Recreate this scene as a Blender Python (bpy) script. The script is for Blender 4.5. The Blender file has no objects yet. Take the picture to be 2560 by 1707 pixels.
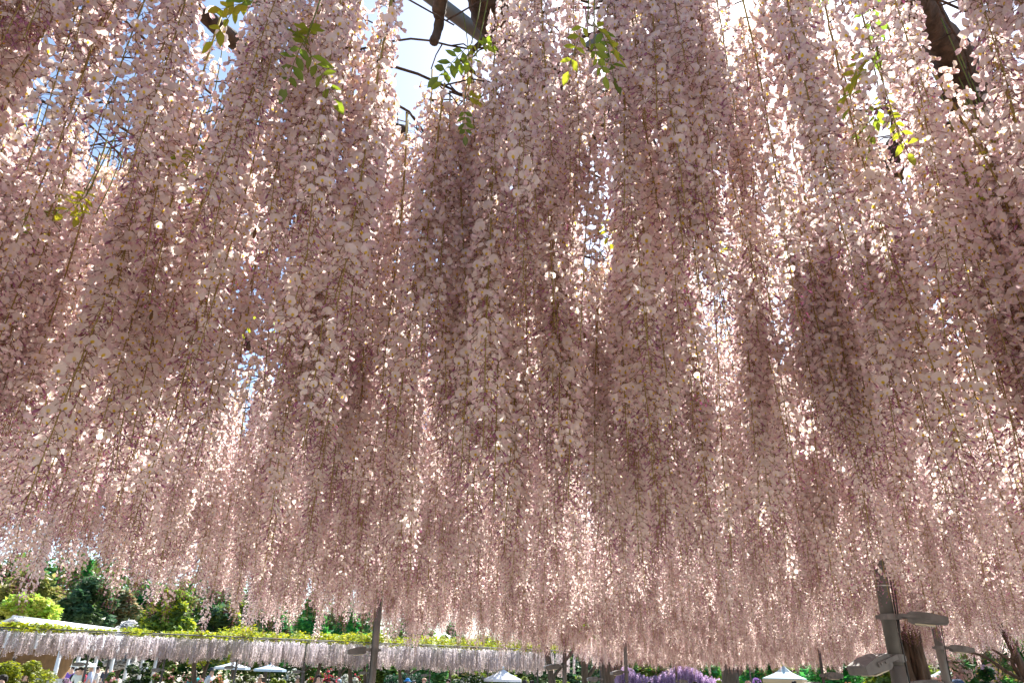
import bpy, math, random
import numpy as np
from mathutils import Vector, Matrix, Euler

# ------------------------------------------------------------------ camera, sky, sun, exposure
sc = bpy.context.scene
COL = sc.collection
EYE = 1.5
FPX = 1800.0
PITCH = math.radians(25.1)
ROLL = math.radians(1.4)
F = Vector((0, math.cos(PITCH), math.sin(PITCH)))
R0 = Vector((1, 0, 0))
U0 = Vector((0, -math.sin(PITCH), math.cos(PITCH)))
RV = R0 * math.cos(ROLL) + U0 * math.sin(ROLL)
UV = U0 * math.cos(ROLL) - R0 * math.sin(ROLL)
CAMPOS = Vector((0, 0, EYE))
cam_data = bpy.data.cameras.new('camera')
cam_data.sensor_width = 36.0
cam_data.lens = 36.0 * FPX / 2560.0
cam_data.clip_start = 0.05
cam_data.clip_end = 3000
cam = bpy.data.objects.new('camera', cam_data)
cam.matrix_world = Matrix(((RV.x, UV.x, -F.x, 0), (RV.y, UV.y, -F.y, 0), (RV.z, UV.z, -F.z, EYE), (0, 0, 0, 1)))
COL.objects.link(cam)
sc.camera = cam

SUN_AZ = math.radians(22.0)      # to the right of straight ahead
SUN_EL = math.radians(49.0)
world = bpy.data.worlds.new('World')
sc.world = world
world.use_nodes = True
wn = world.node_tree
bg = wn.nodes['Background']
sky = wn.nodes.new('ShaderNodeTexSky')
sky.sky_type = 'NISHITA'
sky.sun_disc = False
sky.sun_elevation = SUN_EL
sky.sun_rotation = SUN_AZ
sky.altitude = 50
sky.air_density = 1.0
sky.dust_density = 0.75
sky.ozone_density = 1.0
wn.links.new(sky.outputs[0], bg.inputs[0])
bg.inputs[1].default_value = 0.09

sun_data = bpy.data.lights.new('sun', 'SUN')
sun_data.energy = 4.5
sun_data.angle = math.radians(0.5)
sun_data.color = (1.0, 0.95, 0.86)
sun = bpy.data.objects.new('sun', sun_data)
SUNDIR = Vector((math.sin(SUN_AZ) * math.cos(SUN_EL), math.cos(SUN_AZ) * math.cos(SUN_EL), math.sin(SUN_EL)))
sun.rotation_euler = SUNDIR.to_track_quat('Z', 'Y').to_euler()
sun.location = (0, 0, 30)
COL.objects.link(sun)

sc.view_settings.view_transform = 'Standard'
sc.view_settings.look = 'None'
sc.view_settings.gamma = 1.0
sc.view_settings.exposure = 1.66
sc.view_settings.use_curve_mapping = False
sc.render.engine = 'CYCLES'
cy = sc.cycles
cy.max_bounces = 10
cy.diffuse_bounces = 6
cy.transmission_bounces = 8
cy.glossy_bounces = 2
cy.transparent_max_bounces = 4
cy.use_denoising = True
cy.denoiser = 'OPENIMAGEDENOISE'
cy.denoising_input_passes = 'RGB_ALBEDO_NORMAL'
cy.sample_clamp_indirect = 6.0
cy.caustics_reflective = False
cy.caustics_refractive = False
cy.use_adaptive_sampling = False

rnd = random.Random(7)
rng = np.random.default_rng(7)

# ------------------------------------------------------------------ pixel helpers
def ray(px, py):
    return (F + RV * ((px - 1280.0) / FPX) + UV * ((853.5 - py) / FPX))
def at_dist(px, py, d):
    v = ray(px, py)
    return CAMPOS + v * (d / math.hypot(v.x, v.y))
def at_z(px, py, z):
    v = ray(px, py)
    return CAMPOS + v * ((z - EYE) / v.z)
def ground_at(px, py, d):
    p = at_dist(px, py, d)
    return Vector((p.x, p.y, 0.0))
def project(p):
    v = Vector(p) - CAMPOS
    w = v.dot(F)
    if w <= 0.02:
        return None
    return 1280 + FPX * v.dot(RV) / w, 853.5 - FPX * v.dot(UV) / w, w

# ------------------------------------------------------------------ materials
MATS = {}
def nodes_of(name):
    m = bpy.data.materials.new(name)
    m.use_nodes = True
    nt = m.node_tree
    for n in list(nt.nodes):
        nt.nodes.remove(n)
    out = nt.nodes.new('ShaderNodeOutputMaterial')
    MATS[name] = m
    return m, nt, out
def leafy(name, trans=0.5, rough=0.5, gloss=0.06, attr='Col', var=0.12, transtint=(1, 1, 1)):
    """thin petal or leaf: diffuse + translucent from a colour attribute, small waxy sheen"""
    m, nt, out = nodes_of(name)
    a = nt.nodes.new('ShaderNodeAttribute'); a.attribute_name = attr
    oi = nt.nodes.new('ShaderNodeObjectInfo')
    tc = nt.nodes.new('ShaderNodeTexCoord')
    nz = nt.nodes.new('ShaderNodeTexNoise'); nz.inputs['Scale'].default_value = 90.0
    nt.links.new(tc.outputs['Object'], nz.inputs['Vector'])
    mr = nt.nodes.new('ShaderNodeMapRange')
    mr.inputs['To Min'].default_value = 1 - var; mr.inputs['To Max'].default_value = 1 + var * .6
    mx = nt.nodes.new('ShaderNodeMath'); mx.operation = 'ADD'
    nt.links.new(nz.outputs['Fac'], mx.inputs[0]); nt.links.new(oi.outputs['Random'], mx.inputs[1])
    hv = nt.nodes.new('ShaderNodeMath'); hv.operation = 'MULTIPLY'; hv.inputs[1].default_value = .5
    nt.links.new(mx.outputs[0], hv.inputs[0]); nt.links.new(hv.outputs[0], mr.inputs['Value'])
    sc_ = nt.nodes.new('ShaderNodeVectorMath'); sc_.operation = 'SCALE'
    nt.links.new(a.outputs['Color'], sc_.inputs[0]); nt.links.new(mr.outputs[0], sc_.inputs['Scale'])
    d = nt.nodes.new('ShaderNodeBsdfDiffuse'); t = nt.nodes.new('ShaderNodeBsdfTranslucent')
    nt.links.new(sc_.outputs[0], d.inputs['Color'])
    tt = nt.nodes.new('ShaderNodeVectorMath'); tt.operation = 'MULTIPLY'; tt.inputs[1].default_value = transtint
    nt.links.new(sc_.outputs[0], tt.inputs[0]); nt.links.new(tt.outputs[0], t.inputs['Color'])
    mix = nt.nodes.new('ShaderNodeMixShader'); mix.inputs[0].default_value = trans
    nt.links.new(d.outputs[0], mix.inputs[1]); nt.links.new(t.outputs[0], mix.inputs[2])
    g = nt.nodes.new('ShaderNodeBsdfGlossy'); g.inputs['Roughness'].default_value = rough
    mix2 = nt.nodes.new('ShaderNodeMixShader'); mix2.inputs[0].default_value = gloss
    nt.links.new(mix.outputs[0], mix2.inputs[1]); nt.links.new(g.outputs[0], mix2.inputs[2])
    nt.links.new(mix2.outputs[0], out.inputs[0])
    return m
def solid(name, col, rough=0.7, var=0.25, scale=12.0, metal=0.0, bump=0.0, stretch=(1, 1, 1), col2=None, spec=0.4):
    m, nt, out = nodes_of(name)
    p = nt.nodes.new('ShaderNodeBsdfPrincipled')
    p.inputs['Roughness'].default_value = rough
    p.inputs['Metallic'].default_value = metal
    p.inputs['Specular IOR Level'].default_value = spec
    tc = nt.nodes.new('ShaderNodeTexCoord')
    mp = nt.nodes.new('ShaderNodeMapping'); mp.inputs['Scale'].default_value = stretch
    nt.links.new(tc.outputs['Object'], mp.inputs[0])
    nz = nt.nodes.new('ShaderNodeTexNoise'); nz.inputs['Scale'].default_value = scale; nz.inputs['Detail'].default_value = 6
    nt.links.new(mp.outputs[0], nz.inputs['Vector'])
    cr = nt.nodes.new('ShaderNodeValToRGB')
    c2 = col2 or tuple(c * (1 - var) for c in col)
    cr.color_ramp.elements[0].position = .3; cr.color_ramp.elements[1].position = .7
    cr.color_ramp.elements[0].color = (*c2, 1)
    cr.color_ramp.elements[1].color = (*tuple(min(1, c * (1 + var * .5)) for c in col), 1)
    nt.links.new(nz.outputs['Fac'], cr.inputs[0]); nt.links.new(cr.outputs[0], p.inputs['Base Color'])
    if bump:
        b = nt.nodes.new('ShaderNodeBump'); b.inputs['Strength'].default_value = bump; b.inputs['Distance'].default_value = .02
        nt.links.new(nz.outputs['Fac'], b.inputs['Height']); nt.links.new(b.outputs[0], p.inputs['Normal'])
    nt.links.new(p.outputs[0], out.inputs[0])
    return m

M_PETAL = leafy('wisteria_petal', trans=0.64, gloss=0.04, var=.10, transtint=(1.0, .955, .92))
M_STEM = leafy('wisteria_stem', trans=0.3, gloss=0.04, var=.2)
M_LEAF = leafy('young_leaf', trans=0.55, gloss=0.06, var=.25)
M_BARK = solid('vine_bark', (0.10, 0.066, 0.045), .9, .65, 14, bump=1.0, stretch=(3, 3, .6))
M_TRUNK = solid('tree_bark', (0.10, 0.075, 0.055), .9, .5, 7, bump=.8, stretch=(3, 3, .5))
M_PIPE = solid('grey_steel_pipe', (0.20, 0.195, 0.18), .6, .55, 9, metal=.35, stretch=(1, 1, .4))
M_DARKPIPE = solid('dark_steel_pipe', (0.10, 0.095, 0.09), .6, .4, 6, metal=.3)
M_CABLE = solid('black_cable', (0.015, 0.015, 0.016), .5, .3)
M_LAMP = solid('grey_lamp_housing', (0.18, 0.175, 0.17), .5, .35, 14)
M_LENS = solid('lamp_lens', (0.75, 0.68, 0.5), .25, .1, 5)
M_GROUND = solid('gravel_ground', (0.36, 0.32, 0.27), .95, .35, 3, bump=.4)

# ------------------------------------------------------------------ mesh building
class MB:
    """collects vertices, faces, per-vertex colours; build() links ONE mesh object"""
    def __init__(self):
        self.v = []; self.f = []; self.c = []; self.mi = []; self.col = (.5, .5, .5); self.m = 0
    def add(self, vs, fs, cols=None, m=None):
        o = len(self.v)
        self.v.extend(tuple(p) for p in vs)
        self.c.extend(cols if cols is not None else [self.col] * len(vs))
        self.f.extend([tuple(i + o for i in f) for f in fs])
        self.mi.extend([self.m if m is None else m] * len(fs))
    def box(self, c, s, rot=None):
        hx, hy, hz = s[0] / 2, s[1] / 2, s[2] / 2
        vs = [Vector((x, y, z)) for x in (-hx, hx) for y in (-hy, hy) for z in (-hz, hz)]
        if rot is not None:
            vs = [rot @ v for v in vs]
        vs = [v + Vector(c) for v in vs]
        self.add(vs, [(0, 1, 3, 2), (4, 6, 7, 5), (0, 4, 5, 1), (2, 3, 7, 6), (0, 2, 6, 4), (1, 5, 7, 3)])
    def tube(self, path, radii, n=6, cap=True, wob=0.0, rr=None):
        path = [Vector(p) for p in path]
        if not isinstance(radii, (list, tuple)):
            radii = [radii] * len(path)
        vs = []; fs = []
        prev = None
        for i, p in enumerate(path):
            t = (path[min(i + 1, len(path) - 1)] - path[max(i - 1, 0)])
            if t.length < 1e-9: t = Vector((0, 0, 1))
            t.normalize()
            if prev is None:
                a = t.orthogonal().normalized()
            else:
                a = (prev - t * prev.dot(t))
                a = a.normalized() if a.length > 1e-6 else t.orthogonal().normalized()
            prev = a
            b = t.cross(a)
            for k in range(n):
                an = 2 * math.pi * k / n
                r = radii[i]
                if wob and rr: r *= 1 + rr.uniform(-wob, wob)
                vs.append(p + (a * math.cos(an) + b * math.sin(an)) * r)
        for i in range(len(path) - 1):
            for k in range(n):
                fs.append((i * n + k, i * n + (k + 1) % n, (i + 1) * n + (k + 1) % n, (i + 1) * n + k))
        if cap:
            fs.append(tuple(range(n - 1, -1, -1)))
            fs.append(tuple((len(path) - 1) * n + k for k in range(n)))
        self.add(vs, fs)
    def mesh(self, name, mats, smooth=True):
        me = bpy.data.meshes.new(name)
        me.from_pydata(self.v, [], self.f)
        at = me.color_attributes.new('Col', 'FLOAT_COLOR', 'POINT')
        arr = np.ones((len(self.v), 4), dtype=np.float32)
        if self.v:
            arr[:, :3] = np.array(self.c, dtype=np.float32)
        at.data.foreach_set('color', arr.ravel())
        for m in (mats if isinstance(mats, (list, tuple)) else [mats]):
            me.materials.append(m)
        if self.f:
            me.polygons.foreach_set('material_index', np.array(self.mi, dtype=np.int32))
            me.polygons.foreach_set('use_smooth', np.full(len(self.f), smooth, dtype=bool))
        me.update()
        return me
    def build(self, name, mats, parent=None, smooth=True, loc=None):
        return link(name, self.mesh(name, mats, smooth), parent, loc)
def link(name, data, parent=None, loc=None):
    o = bpy.data.objects.new(name, data)
    COL.objects.link(o)
    if parent is not None:
        o.parent = parent
    if loc is not None:
        o.location = loc
    return o
def tag(o, label=None, cat=None, group=None, kind=None):
    if label: o['label'] = label
    if cat: o['category'] = cat
    if group: o['group'] = group
    if kind: o['kind'] = kind
    return o
def thing(name, label, cat, loc=(0, 0, 0), rz=0, group=None):
    o = link(name, None); o.location = loc; o.rotation_euler.z = rz
    o.empty_display_size = .2
    return tag(o, label, cat, group)
def local(root, p):
    """world point -> coordinates of an unrotated, unscaled root"""
    return Vector(p) - root.location

# ------------------------------------------------------------------ ground
g = MB()
g.add([(-400, -400, 0), (400, -400, 0), (400, 400, 0), (-400, 400, 0)], [(0, 1, 2, 3)])
tag(g.build('ground', M_GROUND, smooth=False), kind='structure')

# ------------------------------------------------------------------ wisteria flower and raceme meshes
def jit(c, a, r):
    k = 1 + r.uniform(-a, a)
    return tuple(min(1, max(0, x * k)) for x in c)
C_BANNER = (0.958, 0.878, 0.862)
C_WING = (0.945, 0.805, 0.822)
C_KEEL = (0.76, 0.53, 0.64)
C_SPOT = (0.86, 0.62, 0.03)
C_CALYX = (0.30, 0.13, 0.15)
C_PED = (0.36, 0.20, 0.10)
C_RACHIS = (0.46, 0.36, 0.10)
C_BUD = (0.62, 0.30, 0.50)
def flower(mb, base, out, size, r, simple=False, opened=1.0, old=0.0):
    """one pea flower: pedicel from base along out, calyx, banner petal with yellow eye, two wings, keel"""
    out = out.normalized()
    up = Vector((0, 0, 1))
    side = out.cross(up)
    if side.length < .1: side = Vector((1, 0, 0))
    side.normalize()
    ln = size * r.uniform(.85, 1.75)
    mid = base + out * ln * .55 + up * ln * .12
    tip = base + out * ln - up * ln * r.uniform(.0, .25)
    mb.m = 1
    mb.col = C_PED
    mb.tube([base, mid, tip], [.0007, .0006, .0008], 3, cap=False)
    if opened < .5:                     # closed bud
        d = (out * .7 - up * r.uniform(.3, 1.0)).normalized()
        a = d.orthogonal().normalized(); b = d.cross(a)
        s = size * (.35 + .5 * opened)
        vs = [tip]; cols = [C_CALYX]
        for (t, w) in ((.25, .2), (.6, .26), (.9, .14)):
            for k in range(5):
                an = 2 * math.pi * k / 5
                vs.append(tip + d * s * t * 1.5 + (a * math.cos(an) + b * math.sin(an)) * s * w)
                cols.append(jit(C_BUD, .15, r) if t > .3 else (.40, .18, .24))
        vs.append(tip + d * s * 1.5); cols.append((.55, .26, .48))
        fs = [(0, 1 + (k + 1) % 5, 1 + k) for k in range(5)]
        for q in range(2):
            for k in range(5):
                fs.append((1 + q * 5 + k, 1 + q * 5 + (k + 1) % 5, 6 + q * 5 + (k + 1) % 5, 6 + q * 5 + k))
        fs += [(11 + k, 11 + (k + 1) % 5, 16) for k in range(5)]
        mb.add(vs, fs, cols, 0)
        return
    # flower frame: forward f, flower-up u
    f = (out + up * r.uniform(-.8, .55) + side * r.uniform(-.65, .65)).normalized()
    u = (up - f * up.dot(f)).normalized()
    s = f.cross(u)
    tw = r.uniform(-.5, .5)
    u, s = u * math.cos(tw) + s * math.sin(tw), s * math.cos(tw) - u * math.sin(tw)
    # calyx
    mb.add([tip - f * size * .05, tip + f * size * .16 + u * size * .13, tip + f * size * .16 - u * size * .12 + s * size * .12,
            tip + f * size * .16 - u * size * .12 - s * size * .12], [(0, 1, 2), (0, 2, 3), (0, 3, 1)], [C_CALYX] * 4, 1)
    org = tip + f * size * .12
    bw = size * r.uniform(.46, .56); bh = size * r.uniform(.46, .56)
    c = org + u * bh * .72 - f * size * .05
    ag = old if r.random() < .8 else 0
    tan = lambda c: tuple(x * (1 - ag) + x * ag * q for x, q in zip(c, (.93, .80, .58)))
    bc = tan(jit(C_BANNER, .05, r))
    k1 = 6 if simple else 8
    sk = r.choice((1, 1, 1, .7, .4, .2)); spot = tuple(p * sk + q * (1 - sk) for p, q in zip(C_SPOT, bc))
    vs = [c - u * bh * .30 + f * size * .05]; cols = [spot]
    back = r.uniform(.05, .55)          # how far the banner folds back
    fold = r.choice((-1, 1, 1)) * r.uniform(.05, .38)
    for k in range(k1):
        an = 2 * math.pi * (k + .5) / k1
        x, y = math.cos(an), math.sin(an)
        vs.append(c + s * bw * x * .20 + u * bh * (y * .26 - .30) + f * size * .04)
        cols.append(spot if not simple else tuple(.5 * (p + q) for p, q in zip(spot, bc)))
    for k in range(k1):
        an = 2 * math.pi * (k + .5) / k1
        x, y = math.cos(an), math.sin(an)
        vs.append(c + s * bw * x * .34 + u * bh * (y * .40 - .24) + f * size * .035)
        cols.append(bc)
    for k in range(k1):
        an = 2 * math.pi * (k + .5) / k1
        x, y = math.cos(an), math.sin(an)
        notch = .86 if (y > .9) else 1.0
        rad = notch * (1 + r.uniform(-.09, .09))
        if y < -.5: rad *= .85
        vs.append(c + s * bw * x * rad + u * bh * y * rad - f * size * (back * max(0, y) + fold * x * x * (1 if k % 2 else .6)))
        cols.append(jit(bc, .06, r))
    fs = [(0, 1 + k, 1 + (k + 1) % k1) for k in range(k1)]
    for q in range(2):
        o0, o1 = 1 + q * k1, 1 + (q + 1) * k1
        for k in range(k1):
            fs.append((o0 + k, o1 + k, o1 + (k + 1) % k1, o0 + (k + 1) % k1))
    mb.add(vs, fs, cols, 0)
    # wings
    wl = size * r.uniform(.60, .82); wd = (f * .75 - u * r.uniform(.25, .8)).normalized()
    wu = (u - wd * u.dot(wd)).normalized()
    wc = tan(jit(C_WING, .06, r))
    for sg in (-1, 1):
        sp = s * sg
        o = org + sp * size * .04
        vs = [o, o + wd * wl * .35 + wu * wl * .24 + sp * wl * .12, o + wd * wl * .8 + wu * wl * .22 + sp * wl * .16,
              o + wd * wl + sp * wl * .10, o + wd * wl * .75 - wu * wl * .25 + sp * wl * .06, o + wd * wl * .3 - wu * wl * .16 + sp * wl * .04,
              o + wd * wl * .55 + sp * wl * .22]
        mb.add(vs, [(6, 0, 1), (6, 1, 2), (6, 2, 3), (6, 3, 4), (6, 4, 5), (6, 5, 0)], [wc, wc, wc, jit(C_KEEL, .1, r), wc, wc, wc], 0)
    # keel
    kd = wd
    vs = [org, org + kd * wl * .55 + s * wl * .08, org + kd * wl * .55 - s * wl * .08, org + kd * wl * .55 - wu * wl * .22, org + kd * wl * .95 + wu * wl * .12]
    mb.add(vs, [(0, 1, 3), (0, 3, 2), (1, 4, 3), (2, 3, 4)], [wc, wc, wc, C_KEEL, C_KEEL], 0)

def raceme_layout(L, seed):
    """positions of flowers along one hanging raceme: list of (base, outward, size, opened); and the rachis path"""
    r = random.Random(seed)
    bx, by = r.uniform(-.022, .022), r.uniform(-.022, .022)
    def axis(t):
        return Vector((bx * t * t + .006 * math.sin(5 * t + seed), by * t * t + .006 * math.cos(4 * t + seed), -L * t))
    fl = []
    n = int(L / .0050)
    an = r.uniform(0, 6.28)
    for i in range(n):
        t = .07 + .93 * (i + r.uniform(-.3, .3)) / n
        an += 2.39996 + r.uniform(-.35, .35)
        z = (-.30 if t < .4 else -.1) + r.uniform(-.35, .35)
        outd = Vector((math.cos(an), math.sin(an), z))
        if t > .91:
            sz = .013; op = .15 + .3 * r.random()
        elif t > .86:
            sz = .017; op = .35 + .5 * r.random()
        else:
            sz = .0212 * r.uniform(.82, 1.14); op = 1.0 if r.random() > .03 else .3
        if t < .14 and r.random() < .35:
            continue
        fl.append((axis(t), outd, sz * (1.0 if t < .8 else 1.0 - .5 * (t - .8)), op))
    path = [axis(t) for t in np.linspace(0, .985, 11)]
    return fl, path
def rachis_mb(path, mb):
    mb.m = 1
    mb.col = C_RACHIS
    n = len(path)
    mb.tube(path, [.0026 * (1 - .65 * i / (n - 1)) for i in range(n)], 5)
NVAR = 10
VARL = [.66, .72, .76, .80, .84, .88, .92, .98, .86, .78]
LAY = []
STEM_ME = []; BLOS_ME = []; FULL_ME = []
for k in range(NVAR):
    fl, path = raceme_layout(VARL[k], 100 + k)
    LAY.append((fl, path))
    a = MB(); rachis_mb(path, a); STEM_ME.append(a.mesh('rachis', [M_PETAL, M_STEM]))
    b = MB(); r = random.Random(500 + k)
    for (p, o, s, op) in fl:
        flower(b, p, o, s, r, False, op, max(0, 1 + p.z / VARL[k] * 4))
    BLOS_ME.append(b.mesh('blossom', [M_PETAL, M_STEM]))
    c = MB(); rachis_mb(path, c); r = random.Random(900 + k)
    for (p, o, s, op) in fl:
        flower(c, p, o, s, r, True, op, max(0, 1 + p.z / VARL[k] * 4))
    FULL_ME.append(c.mesh('raceme', [M_PETAL, M_STEM]))
# single flowers for the racemes whose flowers are objects of their own
FLOWER_ME = []; BUD_ME = []
for k in range(6):
    b = MB(); flower(b, Vector((0, 0, 0)), Vector((1, 0, -.1)), .0212, random.Random(40 + k), False, 1.0)
    FLOWER_ME.append(b.mesh('flower', [M_PETAL, M_STEM]))
for k in range(3):
    b = MB(); flower(b, Vector((0, 0, 0)), Vector((1, 0, -.1)), .016, random.Random(60 + k), False, .3)
    BUD_ME.append(b.mesh('bud', [M_PETAL, M_STEM]))

# ------------------------------------------------------------------ canopy layout (world metres)
# the near canopy's left edge runs away to the right; everything right of it is under the trellis
POLY = [(-3.1, -3.0), (-2.78, 4.0), (-2.75, 7.2), (-2.05, 8.8), (-1.25, 10.1), (-.3, 11.5), (1.2, 14.4), (2.4, 22.5),
        (6.0, 23.5), (8.2, 20.0), (7.4, 12.0), (5.4, 7.6), (4.6, 3.5), (3.6, -3.0)]
def inside_poly(x, y):
    c = False
    for (x0, y0), (x1, y1) in zip(POLY, POLY[1:] + POLY[:1]):
        if (y0 > y) != (y1 > y) and x < (x1 - x0) * (y - y0) / (y1 - y0) + x0:
            c = not c
    return c
def hash2(x, y):
    """smooth value noise 0..1"""
    def h(i, j):
        n = (i * 374761393 + j * 668265263) & 0xffffffff
        n = ((n ^ (n >> 13)) * 1274126177) & 0xffffffff
        return ((n ^ (n >> 16)) & 0xffff) / 65535.0
    i, j = math.floor(x), math.floor(y); fx, fy = x - i, y - j
    fx = fx * fx * (3 - 2 * fx); fy = fy * fy * (3 - 2 * fy)
    return (h(i, j) * (1 - fx) + h(i + 1, j) * fx) * (1 - fy) + (h(i, j + 1) * (1 - fx) + h(i + 1, j + 1) * fx) * fy
# real holes in the canopy: (azimuth deg, near m, far m, half width m)
def az_of(px, py):
    v = ray(px, py); return math.atan2(v.x, v.y)
GAPS = []
for (px, py, half, r0, r1) in ((1045, 150, 26, .5, 1.36), (1150, 40, 34, .5, 1.24), (1880, 20, 36, .5, 1.05), (2330, 50, 6, .5, 1.02),
                               (2238, 400, 12, 1.0, 1.7), (530, 150, 12, .6, 1.4), (200, 260, 10, 1.15, 1.5), (30, 460, 12, 1.25, 1.9), (1480, 540, 8, 1.4, 1.9),
                               (1770, 650, 10, 1.45, 2.1), (660, 850, 12, 2.0, 2.8), (2470, 390, 16, 1.0, 1.6), (230, 500, 12, 1.4, 1.9)):
    a_ = az_of(px, py)
    GAPS.append((math.sin(a_), math.cos(a_), r0, r1, .042 + half / 1800 * (r0 + r1) * .55))
def in_gap(x, y):
    for sx, sy, r0, r1, w in GAPS:
        d = x * sx + y * sy
        if r0 < d < r1 and abs(x * sy - y * sx) < w:
            return True
    return False
TWIGS = []; RAC = []; SPURS = []
def in_region(x, y):
    if not inside_poly(x, y): return False
    d = math.hypot(x, y)
    if d < 3.2: return y > -1.2
    a = math.atan2(x, y)
    return -.85 < a < .72 or d * min(abs(a + .85), abs(a - .72)) < 1.2
def hang(pts, ln, step, thin=True):
    TWIGS.append(pts)
    n = len(pts)
    cnt = int(ln / step)
    for q in range(cnt):
        s = (q + rnd.uniform(.1, .9)) / cnt * (n - 1)
        k = min(int(s), n - 2); p = pts[k].lerp(pts[k + 1], s - k)
        w_ = p.copy(); p = p + Vector((rnd.gauss(0, .07), rnd.gauss(0, .07), -.02))
        x, y = p.x, p.y
        if not inside_poly(x, y): continue
        d = math.hypot(x, y)
        if d < .90: continue
        if in_gap(x, y): continue
        dens = hash2(x * 1.9 + 3.1, y * 1.9 + 9.2)
        if thin and d > 2.2 and x > -2.3 and rnd.random() < (.7 if dens < .40 else .12): continue
        SPURS.append((w_, p.copy()))
        RAC.append((p.copy(), rnd.randrange(NVAR), rnd.uniform(0, 6.283), rnd.uniform(.86, 1.14) * (.74 if d < 1.12 else .86 if d < 1.4 else 1),
                    rnd.gauss(0, .035), rnd.gauss(0, .035)))
CELL = .44; SEED0 = 11
for i in range(-9, 22):
    for j in range(-8, 58):
        rnd.seed(SEED0 + i * 1009 + j * 9176)
        cx = (i + rnd.random()) * CELL; cy_ = (j + rnd.random()) * CELL
        if not in_region(cx, cy_): continue
        ln = rnd.uniform(.75, 1.35); ang = .35 + rnd.gauss(0, .75)
        n = 13
        z0 = 2.86 + rnd.uniform(-.10, .14)
        amp = rnd.uniform(.03, .10); ph = rnd.uniform(0, 6); sl = rnd.uniform(-.06, .06)
        ca, sa = math.cos(ang), math.sin(ang)
        pts = []
        for k in range(n):
            s = k / (n - 1) - .5
            u, v = ln * s, amp * math.sin(ph + 5 * s) + .3 * amp * math.sin(ph * 3 + 17 * s)
            pts.append(Vector((cx + u * ca - v * sa, cy_ + u * sa + v * ca, z0 + sl * s * 2 + .02 * math.sin(ph * 2 + 9 * s))))
        hang(pts, ln, .033 if math.hypot(cx, cy_) < 2.8 else .060)
# long shoots sweeping round close to the viewpoint
for (rad_, a0, a1, z0) in ((.96, -.80, -.30, 2.93), (1.10, -.76, .05, 2.92), (1.14, .02, .70, 2.94), (.98, .14, .72, 2.95), (1.26, .12, .70, 2.93), (1.36, -.70, .15, 2.95), (1.52, .0, .66, 2.95), (1.22, .0, .5, 2.96), (1.42, .1, .68, 2.92)):
    rnd.seed(int(rad_ * 1000)); m = 25; ph = rnd.uniform(0, 6)
    pts = [Vector((math.sin(a_) * q, math.cos(a_) * q, z0 + .02 * math.sin(ph + 7 * a_))) for a_ in np.linspace(a0, a1, m) for q in (rad_ + .07 * math.sin(ph + 9 * a_) + .03 * math.sin(ph * 2 + 23 * a_),)]
    hang(pts, rad_ * (a1 - a0), .062)

# ------------------------------------------------------------------ the vine
vine_base = ground_at(2318, 1715, 8.0)
vine = thing('wisteria_vine', 'huge old pale pink wisteria with long hanging flower racemes covering the near trellis', 'wisteria', vine_base)
# racemes: rank by how large they show
ranked = []
for idx, (p, k, rz, s, tx, ty) in enumerate(RAC):
    L = VARL[k] * s
    inside = 0
    for t in (.15, .4, .65, .9):
        q = project((p.x, p.y, p.z - L * t))
        if q and 0 < q[0] < 2560 and 0 < q[1] < 1707: inside += 1
    if inside:
        d = math.hypot(p.x, p.y)
        ranked.append((d / (.5 + inside * .125), idx))
ranked.sort()
OBJ_IDX = [i for _, i in ranked[:300]]
FLOWER_IDX = set(OBJ_IDX[:2])
OBJ_SET = set(OBJ_IDX)
for i in OBJ_IDX:
    p, k, rz, s, tx, ty = RAC[i]
    st = link('flower_raceme', STEM_ME[k], vine)
    st.location = local(vine, p); st.rotation_euler = (tx, ty, rz); st.scale = (s, s, s)
    if i in FLOWER_IDX:
        rr = random.Random(i)
        for (b, o, sz, op) in LAY[k][0]:
            me = rr.choice(FLOWER_ME) if op >= .5 else rr.choice(BUD_ME)
            f = link('flower' if op >= .5 else 'flower_bud', me, st)
            f.location = b
            f.rotation_euler = (0, -math.atan2(o.z, math.hypot(o.x, o.y)) * .8, math.atan2(o.y, o.x))
            q = sz / (.0212 if op >= .5 else .016)
            f.scale = (q, q, q)
    else:
        tag(link('blossom', BLOS_ME[k], st), kind='stuff')
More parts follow.
